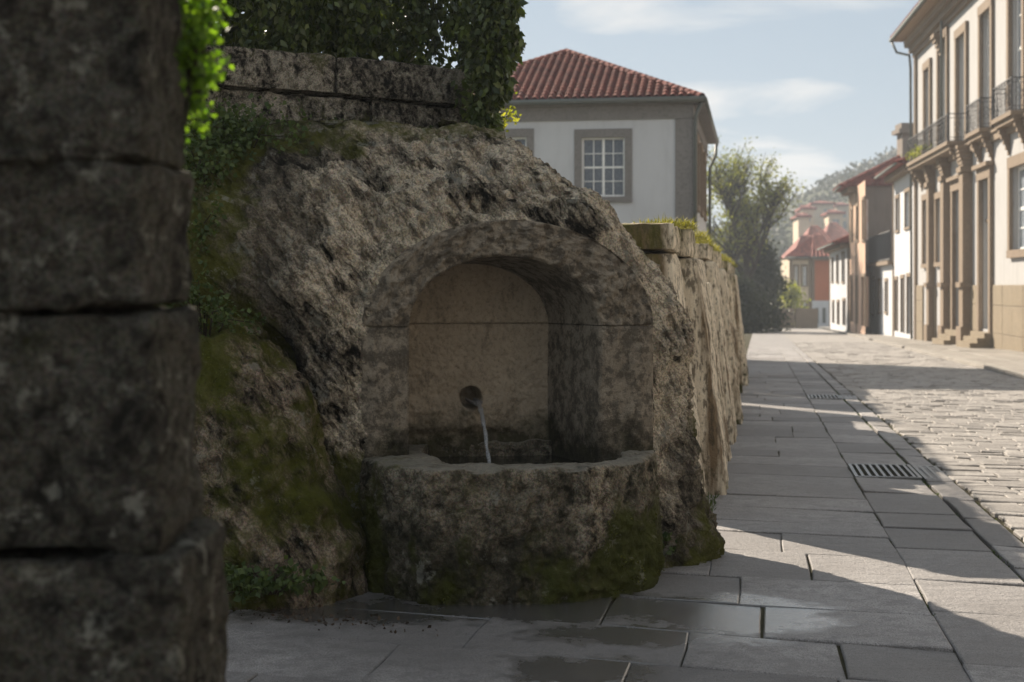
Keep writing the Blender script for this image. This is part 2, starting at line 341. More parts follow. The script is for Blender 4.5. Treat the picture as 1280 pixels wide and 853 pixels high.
# ================================================================== SETTING: ground
V = []
xs = np.linspace(-168, 438, 40); ys = np.linspace(-39, 468, 64)
X, Y_ = np.meshgrid(xs, ys, indexing='ij'); G = np.stack([X, Y_, gz(Y_)-.12], -1)
tag(mesh_np('ground', G.reshape(-1, 3), grid_faces(40, 64), M['ground'], smooth=True), kind='structure')
def strip(name, l0, l1, t0, t1, h, m):
    mb = MB(); N = 40
    for k in range(N):
        a = t0+(t1-t0)*k/N; b = t0+(t1-t0)*(k+1)/N; mb.add([ST(l0,a,h), ST(l1,a,h), ST(l1,b,h), ST(l0,b,h)], [(0,1,2,3)])
    return mb.build(name, m)
walk = tag(strip('sidewalk', -4.2, 1.455, -36, 150, -.016, M['earth']), kind='structure')
road = tag(strip('road', 1.455, 6.0, -36, 170, -.030, M['earth']), kind='structure')
fwalk = tag(strip('far_sidewalk', 6.0, 14, -36, 150, .075, M['kerb']), kind='structure')

SH = -.14
def slab_piece(l0, l1, t0, t1, top, th=.06, gap=.0045, jit=.007, bev=.007, sheared=True, rg=random):
    """irregular stone: outline of 8 points, bevelled top"""
    l0 += gap; l1 -= gap; t0 += gap; t1 -= gap
    q = [(l0,t0),((l0+l1)/2,t0),(l1,t0),(l1,(t0+t1)/2),(l1,t1),((l0+l1)/2,t1),(l0,t1),(l0,(t0+t1)/2)]
    q = [(a+rg.uniform(-jit, jit), b+rg.uniform(-jit, jit)) for a, b in q]
    cl, ct = (l0+l1)/2, (t0+t1)/2; ta, tb, tz = rg.uniform(-.006,.006), rg.uniform(-.006,.006), rg.uniform(-.004,.004)
    w, h = (l1-l0)/2, (t1-t0)/2
    def P(a, b, z, inset=0):
        a2 = cl+(a-cl)*(1-inset/w); b2 = ct+(b-ct)*(1-inset/h)
        return ST(a2, b2+(SH*a2 if sheared else 0), z + tz + ta*(a2-cl)/w + tb*(b2-ct)/h)
    vs = [P(a,b,top-th) for a,b in q] + [P(a,b,top-bev*.8) for a,b in q] + [P(a,b,top,bev) for a,b in q] + [P(cl,ct,top+rg.uniform(-.002,.003))]
    fs = []
    for k in range(8):
        j = (k+1) % 8; fs += [(k,j,8+j,8+k), (8+k,8+j,16+j,16+k), (16+k,16+j,24)]
    return vs, fs
def slab_obj(name, parent, m, *a, **k):
    vs, fs = slab_piece(*a, **k); return MB().add(vs, fs).build(name, m, parent)

# rows across section 1 (t' is sheared coordinate), section 2, kerb line
rg = random.Random(5)
t = 4.7; rows = []
fixed = [5.35, 6.03, 6.68, 7.42, 8.18, 9.06, 9.86, 10.4, 11.15, 11.9, 12.62, 13.42, 14.3, 15.05]
rows = [4.7] + fixed
while rows[-1] < 62: rows.append(rows[-1] + rg.uniform(.62, .9))
cuts = {6.03: [-2.6, -1.3, -.32, .36], 6.68: [-2.2, -.75, .02], 7.42: [-3, -1.9, -.9, -.1], 8.18: [-.28, .30]}
far = MB(); nparts = 0
for a, b in zip(rows[:-1], rows[1:]):
    L0 = -3.6 if a < 9 else -.42
    c = cuts.get(a)
    if c is None:
        c = []; p = L0 + rg.uniform(.4, 1.2)
        while p < .45: c.append(p); p += rg.uniform(.55, 1.3) if a < 9 else rg.uniform(.4, 1.1)
    e = [L0] + [q for q in c if L0+.2 < q < .7] + [.86]
    for u, w in zip(e[:-1], e[1:]):
        if a < 34: slab_obj('paving_slab', walk, M['slab'], u, w, a, b, 0, rg=rg); nparts += 1
        else: far.add(*slab_piece(u, w, a, b, 0, rg=rg))
t = 4.2
while t < 62:
    b = t + rg.uniform(.75, 1.25)
    if t < 13.45 < b or 13.4 < t < 14.6: b = 13.42 if t < 13.4 else b
    if abs(t-13.42) < .01: t = 14.62; continue
    if t < 25.4 < b: b = 25.4
    if abs(t-25.4) < .01: t = 26.6; continue
    if t < 34: slab_obj('paving_slab', walk, M['slab'], .86, 1.45, t, b, .002, rg=rg); nparts += 1
    else: far.add(*slab_piece(.86, 1.45, t, b, .002, rg=rg))
    t = b
t = 4.0
while t < 62:
    b = t + rg.uniform(.8, 1.3)
    if t < 34: slab_obj('kerb_stone', walk, M['slab'], 1.475, 1.70, t, b, .004, gap=.005, rg=rg); nparts += 1
    else: far.add(*slab_piece(1.475, 1.70, t, b, .004, rg=rg))
    t = b
tag(far.build('distant_paving', M['slab'], walk), kind='stuff')
far = strip('smooth_far_paving', -.42, 1.7, 61.8, 150, -.004, M['slab']); far.parent = walk
# setts
n = 0; rest = MB(); t = 4.6
cells = []
while t < 75:
    b = t + rg.uniform(.17, .25)*(1 if t < 40 else 2.2)
    l = 1.72 + rg.uniform(0, .05)
    while l < 5.9:
        w = rg.uniform(.26, .46)*(1 if t < 40 else 1.6); cells.append((l, min(l+w, 5.93), t, b)); l += w
    t = b
def visible(c):
    x, y, _ = ST((c[0]+c[1])/2, c[2]+SH*c[0]); return y > 1 and x/y < .365
for c in cells:
    if c[1]-c[0] < .08: continue
    top = .0 + rg.uniform(-.005, .005)
    cr_ = -.02*abs((c[0]-3.8)/2.1)**2 + .02
    a = dict(th=.05, gap=.006, jit=.010, bev=.009, rg=rg)
    if visible(c) and n < 300: slab_obj('road_sett', road, M['sett'], *c, top+cr_-.01, **a); n += 1
    elif c[2] > 8: rest.add(*slab_piece(*c, top+cr_-.01, **a))
tag(rest.build('distant_setts', M['sett'], road), kind='stuff')
o = strip('smooth_far_road', 1.7, 5.95, 74.9, 170, -.01, M['sett']); o.parent = road
# far kerb stones
t = 9.0
while t < 110:
    w = rg.uniform(1.1, 1.5); drop = -.09 if (60 < t < 61.5 or 76 < t < 79) else 0
    slab_obj('kerb_stone', fwalk, M['kerb'], 5.93, 6.13, t, t+w, .10+drop, th=.18, sheared=False, rg=rg); t += w
t = 24.0
while t < 72:
    w = rg.uniform(1.2, 1.9)
    for (u, v) in ((6.14, 7.2), (7.2, 8.3), (8.3, 9.3)):
        slab_obj('paving_slab', fwalk, M['kerb'], u, v, t, t+w, .098, gap=.012, sheared=False, rg=rg)
    t += w
for nm_, a_, b_, m_, par_ in (('smooth_near_paving', -3.6, 1.46, 'slab', walk), ('smooth_near_road', 1.47, 5.93, 'sett', road)):
    o = strip(nm_, a_, b_, -36, 4.15 if m_ == 'slab' else 4.55, -.004, M[m_]); o.parent = par_
# drain grates
def grate(t0, label, full):
    g = thing('drain_grate', label, 'drain grate', ST(1.28, t0+.5), 'drain grates in the pavement')
    mb = MB()
    def bx(l0, l1, a, b, z0, z1, q): q.hexa([ST(l0,a,z0),ST(l1,a,z0),ST(l1,b,z0),ST(l0,b,z0),ST(l0,a,z1),ST(l1,a,z1),ST(l1,b,z1),ST(l0,b,z1)])
    a0 = t0-.02; a1 = t0+1.1
    for (u, v) in ((.87, 1.46), (1.475, 1.70)):
        for (p, q, r_, s_) in ((u, u+.03, a0, a1), (v-.03, v, a0, a1), (u+.03, v-.03, a0, a0+.05), (u+.03, v-.03, a1-.05, a1)):
            bx(p, q, r_+SH*u, s_+SH*u, -.03, .010, mb)
    mb.build('frame', M['steel'], g)
    q = MB(); bx(.87, 1.70, a0-.2, a1-.1, -.033, -.028, q); q.build('pit', M['pit'], g)
    for (u, k) in ((.93, 8), (1.53, 2)):
        for i in range(k):
            q = MB(); l = u + i*.065; bx(l, l+.026, a0+.05+SH*u, a1-.05+SH*u, -.02, .012, q); q.build('bar', M['steel'], g)
grate(13.44, 'nearer steel drain grate set across the pavement and its edge stones', True)
grate(25.42, 'farther small steel drain grate in the shaded pavement', False)

# ================================================================== FOUNTAIN
PH = math.radians(12); FR = np.array([math.cos(PH), math.sin(PH)]); FI = np.array([-math.sin(PH), math.cos(PH)]); F0 = np.array([-.045, 8.0])
def FW(s, i, z):
    s, i, z = np.broadcast_arrays(np.asarray(s, float), np.asarray(i, float), np.asarray(z, float))
    return np.stack([F0[0]+s*FR[0]+i*FI[0], F0[1]+s*FR[1]+i*FI[1], z], -1)
OPC, OPW, SPR, OPR = .005, .545, 1.275, .395     # opening centre, half width, spring height, rise
OUW_L, OUW_R, OUR = -.80, .88, .60
GB = -.24
fount = thing('rock_fountain', 'large mossy granite boulder with an arched fountain niche carved into it', 'fountain', (0, 8.6, gz(8.6)))

# ---- main boulder
Zt = np.array([-.25, .2, .8, 1.29, 1.64, 1.93, 2.08, 2.21, 2.33, 2.43, 2.50]); Rt = np.array([1.47, 1.44, 1.40, 1.33, 1.14, .88, .73, .53, .30, .0, -.20])
Ft = np.array([0, 0, 0, 0, 0, .05, .15, .28, .46, .68, 1.0]); Lt = np.array([2.6, 2.6, 2.6, 2.55, 2.5, 2.4, 2.35, 2.2, 2.0, 1.9, 1.7])
vp = np.concatenate([np.linspace(0, 4, 190), np.linspace(4, 10, 150)[1:]]); zi = np.interp(vp, np.arange(11), Zt)
Rz = np.interp(vp, np.arange(11), Rt); Fz = np.interp(vp, np.arange(11), Ft); Lz = np.interp(vp, np.arange(11), Lt)
def smooth(a, k=17):
    p = np.pad(a, k//2, mode='edge'); return np.convolve(p, np.ones(k)/k, 'valid')
Rz = smooth(Rz)-.06; Fz = smooth(Fz, 31); Lz = smooth(Lz)
th = np.concatenate([np.linspace(-200, 25, 760, endpoint=False), np.linspace(25, 160, 60, endpoint=False)])*math.pi/180
TH, _ = np.meshgrid(th, vp, indexing='ij'); sc_, ic_ = -.35, .8
ct, st_ = np.cos(TH), np.sin(TH)
Zq = np.broadcast_to(zi[None], TH.shape); a_ = np.where(ct > 0, Rz[None]-sc_, Lz[None]+sc_+.35); b_ = np.where(st_ < 0, ic_-Fz[None], .85-.55*ss(1.2, 2.1, Zq))
ex = 3.4
rr = 1/((np.abs(ct)/a_)**ex + (np.abs(st_)/b_)**ex)**(1/ex)
S = sc_+rr*ct; I = ic_+rr*st_; Z = np.broadcast_to(zi[None], S.shape).copy()
# recede a little around the right corner, so the rock bulges naturally
P = FW(S, I, Z); 
dS = ct; dI = st_*1.0
nm = np.stack([ct*FR[0]+st_*FI[0], ct*FR[1]+st_*FI[1], .15+1.2*ss(1.7, 2.3, Z)], -1); nm /= np.linalg.norm(nm, axis=-1)[..., None]
def outline_d(S, Z):
    """>0 outside of the dressed surround, metres (approx.)"""
    x = (S - (OUW_L+OUW_R)/2)/((OUW_R-OUW_L)/2); zz_ = np.maximum(Z-SPR, 0)/OUR
    return (np.sqrt(x*x+zz_*zz_)-1)*.7
od = outline_d(S, Z); front = (I < .35)
mask = np.where(front, ss(-.04, .12, od), 1.0)
q = np.stack([S*.80+Z*.60, I, -S*.60+Z*.80], -1)         # rotated: streaks run down to the right
qa = q*np.array([1.0, 1.0, .45])
lump = .10*fbm(P*1.5+3, 3); 
rid = 1-np.abs(fbm(qa*4.2+9, 4, .55)); med = .045*(rid-.72)
fine = .022*(1-2*np.abs(fbm(qa*11+4, 4, .6))) + .007*fbm(P*48, 3, .6)
pit = -.04*ss(.25, .6, fbm(qa*5.5+31, 3))
cre = -.55*ss(-.95, -1.45, S+.25*(Z-.6))*ss(1.55, 1.1, Z)
disp = (lump+med+pit+cre)*mask + fine*(.35+.65*mask) - .012*(1-mask)
P = P + nm*disp[..., None]; P[..., 2] = np.where(Z < -.1, Z, P[..., 2])
mo = .15 + .55*ss(.35, -.2, S+1.5)*ss(.2, 1.2, Z) + .42*ss(2.20, 2.42, Z+.16*fbm(P*3, 3)) + .6*ss(1.15, 1.45, S+.15*fbm(P*4, 3)) + .75*ss(.45, 1.0, S)*ss(1.35, 1.9, Z)*ss(-.35, .35, fbm(P*np.array([3, 3, 2.]), 3)) + .35*ss(.2, -.1, Z) - .25*(med+pit > .03)
mo = mo + .8*ss(-.7, -.85, S)*ss(.75, .45, Z)
nu, nv = S.shape; Fc = grid_faces(nu, nv, True)
Sf = S.ravel(); Zf = Z.ravel(); If = I.ravel()
xin = (Sf-OPC)/(OPW+.10); inside = (np.abs(xin) < 1) & (If < .5) & (Zf < SPR)
inside |= (xin**2 + (np.maximum(Zf-SPR, 0)/(OPR+.10))**2 < 1) & (If < .5) & (Zf >= SPR)
keep = ~inside[Fc].any(1)
damp = .55*ss(-.75, -1.3, S) + .35*ss(.9, .2, Z) + .25*ss(.95, 1.15, S)*ss(1.3, .5, Z) + .35*ss(2.15, 2.4, Z)  # shade painted into the rock colour: darker at left, low down and on top
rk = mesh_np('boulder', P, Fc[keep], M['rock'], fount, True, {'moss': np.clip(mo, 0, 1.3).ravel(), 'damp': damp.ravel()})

# ---- dressed surround + niche (opening lofts back to a narrower back wall)
BD = .62; BC = (-.25+.045)*FR[0]+.6*FR[1]; BKC = -.075; BKW = .475; BKR = .36
def opn(u):       # u 0..1 along the opening: left jamb up, arch, right jamb down -> (s,z)
    u = np.asarray(u); zb = .30
    la = .26
    s = np.where(u < la, OPC-OPW, np.where(u > 1-la, OPC+OPW, OPC-OPW*np.cos(np.pi*np.clip((u-la)/(1-2*la), 0, 1))))
    z = np.where(u < la, zb+(SPR-zb)*u/la, np.where(u > 1-la, zb+(SPR-zb)*(1-u)/la, SPR+OPR*np.sin(np.pi*np.clip((u-la)/(1-2*la), 0, 1))))
    return s, z
def outr(u):
    la = .26; zb = GB; c = (OUW_L+OUW_R)/2; w = (OUW_R-OUW_L)/2
    s = np.where(u < la, OUW_L, np.where(u > 1-la, OUW_R, c-w*np.cos(np.pi*np.clip((u-la)/(1-2*la), 0, 1))))
    z = np.where(u < la, .30+(SPR-.30)*u/la, np.where(u > 1-la, .30+(SPR-.30)*(1-u)/la, SPR+OUR*np.sin(np.pi*np.clip((u-la)/(1-2*la), 0, 1))))
    return s, z
def bck(u):
    s, z = opn(u); return BKC + (s-OPC)/OPW*BKW, np.where(z > SPR, SPR+(z-SPR)/OPR*BKR, z)
def ring_part(name, u0, u1, nU, mat_, gapa=.004, gapb=.004):
    u = np.linspace(u0+gapa, u1-gapb, nU); s1, z1 = opn(u); s2, z2 = outr(u); s3, z3 = bck(u)
    cols = []
    for k in np.linspace(0, 1, 5): cols.append(FW(s2, .10-.088*k, z2))              # outer lip
    for k in np.linspace(0, 1, 46)[1:]: cols.append(FW(s2+(s1-s2)*k, .012-.030*min(1, k*4) + .012*(k > .97), z2+(z1-z2)*k))
    for k in np.linspace(0, 1, 50)[1:]: cols.append(FW(s1+(s3-s1)*k, -.006+(BD+.006)*k, z1+(z3-z1)*k))
    P = np.stack(cols, 1); n_ = fbm(P*9, 4, .6)*.010 + fbm(P*34+5, 3, .6)*.006
    edge = np.minimum(u-u0, u1-u)[:, None]
    w = np.zeros(P.shape[1]); w[5:50] = 1; w2 = np.zeros(P.shape[1]); w2[50:] = 1
    rough = w*(1+1.3*(name == 'arch_stone'))
    P[..., 0] += FI[0]*-n_*rough; P[..., 1] += FI[1]*-n_*rough
    # end lips to close the joint
    c2 = np.array([.03, .1]); e0 = P[:1].copy(); e1 = P[-1:].copy()
    e0[..., 0] += FI[0]*.03; e0[..., 1] += FI[1]*.03; e1[..., 0] += FI[0]*.03; e1[..., 1] += FI[1]*.03
    P = np.concatenate([e0, P, e1])
    return mesh_np(name, P, grid_faces(P.shape[0], P.shape[1])[:, ::-1], mat_, fount, True)
ring_part('jamb_stone', 0, .26, 60, M['arch'], 0,   .0006); ring_part('jamb_stone', .74, 1, 60, M['arch'],   .0006, 0)
ring_part('arch_stone', .26, .74, 170, M['arch'],   .0006,   .0006)
# joint backing, just behind the stones
HS, HZ, HR = (-.012, 1.5+(358-497)/FPX*8.60, .062)
# back wall: two blocks
def back_block(z0, z1, top):
    s = np.linspace(BKC-BKW-.03, BKC+BKW+.03, 190); z = np.linspace(z0, z1, int((z1-z0)/.0055)+2); Sg, Zg = np.meshgrid(s, z, indexing='ij')
    hs = (588-640)/FPX*8.55; hs_ = (hs-F0[0]-BD*FI[0])/FR[0]
    d = np.sqrt((Sg-hs_)**2+(Zg-HZ)**2); n_ = .010*fbm(np.stack([Sg*8, Zg*8, Sg*0], -1)+3, 4, .6)+.006*fbm(np.stack([Sg*40, Zg*40, Sg*0], -1), 3, .6)
    dep = BD - .004 + n_ + .22*ss(HR+.010, HR-.004, d) - .012*ss(HR+.05, HR+.01, d)*(d > HR)
    dep = dep + .012*(ss(.008, 0, np.abs(Zg-SPR))) - .035*ss(.86, .80, Zg+.02*fbm(np.stack([Sg*7, Sg*0, Sg*0], -1), 2))*ss(.60, .66, Zg)*ss(.30, .18, Sg-BKC)
    return mesh_np('niche_back_stone', FW(Sg, dep, Zg), grid_faces(len(s), len(z))[:, ::-1], M['niche'], fount, True)
back_block(.15, SPR-.001, 0); back_block(SPR+.001, SPR+BKR+.05, 1)
hs = (588-640)/FPX*8.55
# spout: a short half pipe lying in the hole
mb = MB(); base = FW((hs-F0[0]-BD*FI[0])/FR[0]+.018, BD+.12, HZ-.012); tip = FW((hs-F0[0]-BD*FI[0])/FR[0]+.035, BD-.055, HZ-.020)
n_ = 12; rings = []
for (c, r0) in ((base, .030), (tip, .030)):
    for r_ in (r0, r0*.72):
        rings.append([c + np.array([FR[0]*math.cos(w)*r_, FR[1]*math.cos(w)*r_, math.sin(w)*r_]) for w in np.linspace(math.pi, 2*math.pi, n_)])
vs = [p for r in rings for p in r]; fs = []
for k in range(n_-1): fs += [(k, k+1, 2*n_+k+1, 2*n_+k), (n_+k, 3*n_+k, 3*n_+k+1, n_+k+1), (2*n_+k, 2*n_+k+1, 3*n_+k+1, 3*n_+k)]
fs += [(0, 2*n_, 3*n_, n_), (n_-1, 2*n_-1, 4*n_-1, 3*n_-1)]
mb.add(vs, fs).build('spout', M['granite'], fount, True)
# falling water
m = Mt('water'); m.b.inputs['IOR'].default_value = 1.33; M['water'] = m.fin((.85, .92, .95), .03, m.bump(m.noise(30, 2), .3, .01), .5, 0, 1.0)
m = Mt('falling_water'); m.b.inputs['IOR'].default_value = 1.33; M['stream'] = m.fin((.93, .96, 1), .10, m.bump(m.noise(70, 3, .6, m.vmap((1, 1, .25))), .9, .01), .9, 0, .75)
e_ = np.array([(612.5-640)/FPX*7.95, 7.95, .46]); pts = []; rad = []
for k in range(34):
    u = k/33; p = tip + (e_-tip)*np.array([u, u, 0]); p[2] = tip[2]-.012 + (e_[2]-tip[2])*u**1.85
    p[0] += .003*math.sin(u*23)*u; pts.append(p); rad.append(.0155*(1-.42*u)*(1+.16*math.sin(u*31)+.10*math.sin(u*53+1)))
o = MB().tube(pts, rad, 10).build('water_stream', M['stream'], None, True); tag(o, 'thin jet of clear water falling from the spout into the basin', 'water')

# ---- basin
def polar(poly, ths, c):
    poly = np.array(poly) - c; out = []
    for t_ in ths:
        d = np.array([math.cos(t_), math.sin(t_)]); best = 0
        for a, b in zip(poly, np.roll(poly, -1, 0)):
            e = b-a; den = d[0]*e[1]-d[1]*e[0]
            if abs(den) < 1e-9: continue
            r_ = (a[0]*e[1]-a[1]*e[0])/den; w = (a[0]*d[1]-a[1]*d[0])/den
            if r_ > 0 and -1e-6 <= w <= 1+1e-6: best = max(best, r_)
        out.append(best)
    return np.array(out)
bc = np.array([0.0, 8.0]); thb = np.linspace(0, 2*math.pi, 560, endpoint=False)
def psm(a, k): return np.convolve(np.concatenate([a[-k:], a, a[:k]]), np.ones(k)/k, 'same')[k:-k]
ob = psm(polar([(-.90,8.55),(-.92,8.1),(-.80,7.66),(-.42,7.31),(.05,7.27),(.40,7.37),(.68,7.60),(.84,7.95),(.90,8.5),(.6,8.78),(-.6,8.7)], thb, bc), 9)
ot = psm(polar([(-.84,8.5),(-.84,7.9),(-.70,7.46),(-.45,7.22),(.38,7.36),(.70,7.72),(.83,8.1),(.85,8.5),(.6,8.7),(-.6,8.66)], thb, bc), 7)
it = psm(polar([(-.50,8.50),(-.52,8.05),(-.30,7.50),(.46,7.62),(.60,7.85),(.62,8.2),(.40,8.66),(-.5,8.56)], thb, bc), 7)
rowsP = []; zr = .56
for k in np.linspace(0, 1, 90):
    r_ = ob + (ot-ob)*k**.7; rowsP.append((r_, GB + (zr-.02-GB)*k, 1))
for k in (.3, .7, 1.0): rowsP.append((ot - .022*k, zr - .02 + .02*math.sin(k*math.pi/2), .5))
for k in np.linspace(0, 1, 26)[1:]: rowsP.append((ot-.022+(it+.012-ot+.022)*k, zr, .25))
for k in (.5, 1.0): rowsP.append((it+.012*(1-k), zr-.012*k, .25))
for k in np.linspace(0, 1, 22)[1:]: rowsP.append((it*(1-.06*k), zr-.012-.40*k, .6))
rowsP.append((it*.02, np.float64(zr-.42), 0))
Rm = np.stack([r for r, z, w in rowsP], 1); Zm = np.stack([np.full(len(thb), z) for r, z, w in rowsP], 1); Wm = np.array([w for r, z, w in rowsP])[None]
Pb = np.stack([bc[0]+Rm*np.cos(thb)[:, None], bc[1]+Rm*np.sin(thb)[:, None], Zm], -1)
dn = .030*fbm(Pb*3.2, 3) + .034*(1-np.abs(fbm(Pb*np.array([7, 7, 5.]) + 2, 4, .6)))-.022 + .008*fbm(Pb*30, 3, .6)
dn = dn*Wm*ss(GB, GB+.12, Zm)*(1-.55*ss(.40, .54, Zm)) ; Pb[..., 0] += np.cos(thb)[:, None]*dn; Pb[..., 1] += np.sin(thb)[:, None]*dn
Pb[..., 2] += (.012*fbm(Pb*6, 3)+.004*fbm(Pb*30, 2))*((Wm <= .5) & (Wm > 0))
mob = .42*ss(.50, -.15, Zm) + .16 + .42*fbm(Pb*np.array([3.2, 3.2, 1.4])+7, 3) + .30*ss(.3, .8, np.abs(Pb[..., 0]+.05))*ss(.55, .2, Zm) + .3*ss(-.55, -.75, Pb[..., 0])
mob = np.where((Wm <= .5) & (Zm > .5), .12+.4*ss(-.35, -.6, Pb[..., 0]), mob)
MOSSY = [(Pb.reshape(-1, 3), np.clip(mob, 0, 2).ravel())]
# washed pale patch
mob -= .6*np.exp(-(((Pb[..., 0]-.40)/.10)**2)) * ss(.05, .2, Zm)
basin = mesh_np('basin', Pb, grid_faces(len(thb), Pb.shape[1], True), M['basin'], None, True, {'moss': np.clip(mob, 0, 1.2).ravel(), 'damp': (.42+.25*ss(.4, .0, Zm)+0*mob-.5*np.exp(-(((Pb[..., 0]-.42)/.09)**2))).ravel()})
basin.name = 'fountain_basin'; tag(basin, 'low polygonal granite basin green with moss below the arched niche', 'basin')
wz = .475; mb = MB(); P0_ = [(bc[0]+r_*.985*math.cos(t_), bc[1]+r_*.985*math.sin(t_), wz) for r_, t_ in zip(it[::8], thb[::8])]
mb.add(P0_, [tuple(range(len(P0_)))]); m = Mt('basin_water'); M['bw'] = m.fin((.012, .014, .010), .03, m.bump(m.noise(16, 3, .6), .25, .01), .5)
tag(mb.build('water', M['bw']), kind='structure')

# ---- left boulder
def boulder(name, c, rad, seed, m, label, cat, group=None, lean=(0, 0), ex=2.4, nu=300, nv=170, amp=.05, moss=.6, zmin=-.25):
    u = np.linspace(0, 2*math.pi, nu, endpoint=False); v = np.linspace(-math.pi/2*.6, math.pi/2, nv); U, Vv = np.meshgrid(u, v, indexing='ij')
    D = np.stack([np.cos(U)*np.cos(Vv), np.sin(U)*np.cos(Vv), np.sin(Vv)], -1); r = 1/((np.abs(D)**ex).sum(-1))**(1/ex)
    P = D*r[..., None]*np.array(rad); h = np.clip(P[..., 2]/rad[2], -1, 1); P[..., 0] += lean[0]*h; P[..., 1] += lean[1]*h
    P = P+np.array(c)
    d = amp*1.6*fbm(P*1.9+seed, 3)+amp*.7*(1-np.abs(fbm(P*5+seed, 4, .6)))+.010*fbm(P*22, 3, .6); P = P + D*d[..., None]
    mo = moss + .35*fbm(P*1.7+seed+5, 3)
    o = mesh_np(name, P, grid_faces(nu, nv, True), m, None, True, {'moss': np.clip(mo, 0, 1.2).ravel()}); tag(o, label, cat, group); MOSSY.append((P.reshape(-1, 3), mo.ravel())); return o
boulder('mossy_boulder', (-1.50, 7.78, .25), (.60, .56, 1.12), 3, M['boulder'], 'brown mossy boulder leaning against the left of the fountain rock', 'boulder', lean=(-.22, .12), moss=.60)
boulder('mossy_boulder', (-2.15, 8.75, 1.3), (.75, .6, 1.15), 13, M['boulder'], 'dark overgrown rock below the left end of the parapet', 'boulder', lean=(0, .1), moss=.95, nu=200, nv=120)

# ================================================================== parapet wall behind the rock
def rough_block(fr, a0, a1, o0, o1, z0, z1, seed, amp=.012, step=.035, skew=None, bev=.02):
    """closed rough stone block from six displaced grids"""
    Vv, Ff = [], []; off = 0
    def patch(f, nu, nv):
        nonlocal off
        u = np.linspace(0, 1, nu); v = np.linspace(0, 1, nv); U, W2 = np.meshgrid(u, v, indexing='ij'); a, o, z = f(U, W2)
        a = np.broadcast_to(a, U.shape)*1.0; o = np.broadcast_to(o, U.shape)*1.0; z = np.broadcast_to(z, U.shape)*1.0
        ca, co, cz = (a0+a1)/2, (o0+o1)/2, (z0+z1)/2; ha, ho, hz = (a1-a0)/2, (o1-o0)/2, (z1-z0)/2
        # round the edges
        q = np.stack([(a-ca), (o-co), (z-cz)], -1); lim = np.array([ha, ho, hz]) - bev; cl = np.clip(q, -lim, lim); dd = q-cl; ln = np.linalg.norm(dd, axis=-1)[..., None]; q = cl + dd*np.minimum(1, bev/np.maximum(ln, 1e-9))
        w = np.stack([q[..., 0]+ca, q[..., 1]+co, q[..., 2]+cz], -1)
        nrm = dd/np.maximum(ln, 1e-9)
        d = amp*(fbm(w*5+seed, 4, .6)+.4*fbm(w*24+seed, 2)); w = w + nrm*d[..., None]
        if skew is not None: w[..., 1] += skew*(z1-w[..., 2])
        XY = fr.P + w[..., 0:1]*fr.d + w[..., 1:2]*fr.n
        Vv.append(np.concatenate([XY, w[..., 2:3]], -1).reshape(-1, 3)); Ff.append(grid_faces(nu, nv)+off); off += nu*nv
    na = max(3, int((a1-a0)/step)+2); no = max(3, int((o1-o0)/step)+2); nz_ = max(3, int((z1-z0)/step)+2)
    patch(lambda u, v: (a0+(a1-a0)*u, o1, z0+(z1-z0)*v), na, nz_); patch(lambda u, v: (a0+(a1-a0)*u, o0, z0+(z1-z0)*v), na, nz_)
    patch(lambda u, v: (a0, o0+(o1-o0)*u, z0+(z1-z0)*v), no, nz_); patch(lambda u, v: (a1, o0+(o1-o0)*u, z0+(z1-z0)*v), no, nz_)
    patch(lambda u, v: (a0+(a1-a0)*u, o0+(o1-o0)*v, z1), na, no); patch(lambda u, v: (a0+(a1-a0)*u, o0+(o1-o0)*v, z0), na, no)
    return np.concatenate(Vv), np.concatenate(Ff)
# direction from right end to left end, so that the outward normal faces the street
pr = Fr((-.28, 9.55), (-1.50, -1.02))
par = thing('parapet_wall', 'weathered granite parapet of squared blocks above the fountain rock', 'wall', (-1, 9, gz(9)))
def rb(name, parent, m, *a, **k):
    V_, F_ = rough_block(*a, **k); return mesh_np(name, V_, F_, m, parent, True)
s_ = 0
for k, w in enumerate((1.02, 1.15, .9, .9)):
    rb('coping_block', par, M['parapet'], pr, s_+.006, s_+w-.006, -.42, .03, 2.71, 2.95, 3.3*k, amp=.010); s_ += w
s_ = 0
for k, w in enumerate((.75, 1.2, 1.1, .95)):
    rb('wall_block', par, M['parapet'], pr, s_+.006, s_+w-.006, -.40, -.01, 2.50, 2.70, 3.3*k+50, amp=.016); s_ += w
s_ = 0
for k, w in enumerate((1.3, 1.4, 1.2)):
    rb('wall_block', par, M['parapet'], pr, s_+.1, s_+w+.09, -.45, -.05, -.4, 2.49, 3.3*k+90, amp=.02, step=.08); s_ += w
# mossy earth bank between the rock and the parapet
u = np.linspace(0, 1, 150); v = np.linspace(0, 1, 60); U, W2 = np.meshgrid(u, v, indexing='ij')
PA = np.stack([.02-2.8*U, 9.35-1.0*U, 2.26+.10*np.sin(U*5)+0*U], -1); PC = np.stack([-.10-2.8*U, 9.95-1.75*U+.1, 2.44-.45*ss(.22, 0, U)], -1)
Bk = PA*(1-W2[..., None]) + PC*W2[..., None]; Bk[..., 2] += .10*np.sin(W2*math.pi) + .05*fbm(Bk*4, 4, .6); Bk[..., 1] += .05*fbm(Bk*5+9, 3)
Bk[:, 0, 2] -= .5
bank = mesh_np('earth_bank', Bk, grid_faces(150, 60), M['boulder'], None, True, {'moss': np.clip(.32+.35*fbm(Bk*3, 3), 0, 1).ravel()}); tag(bank, kind='structure')

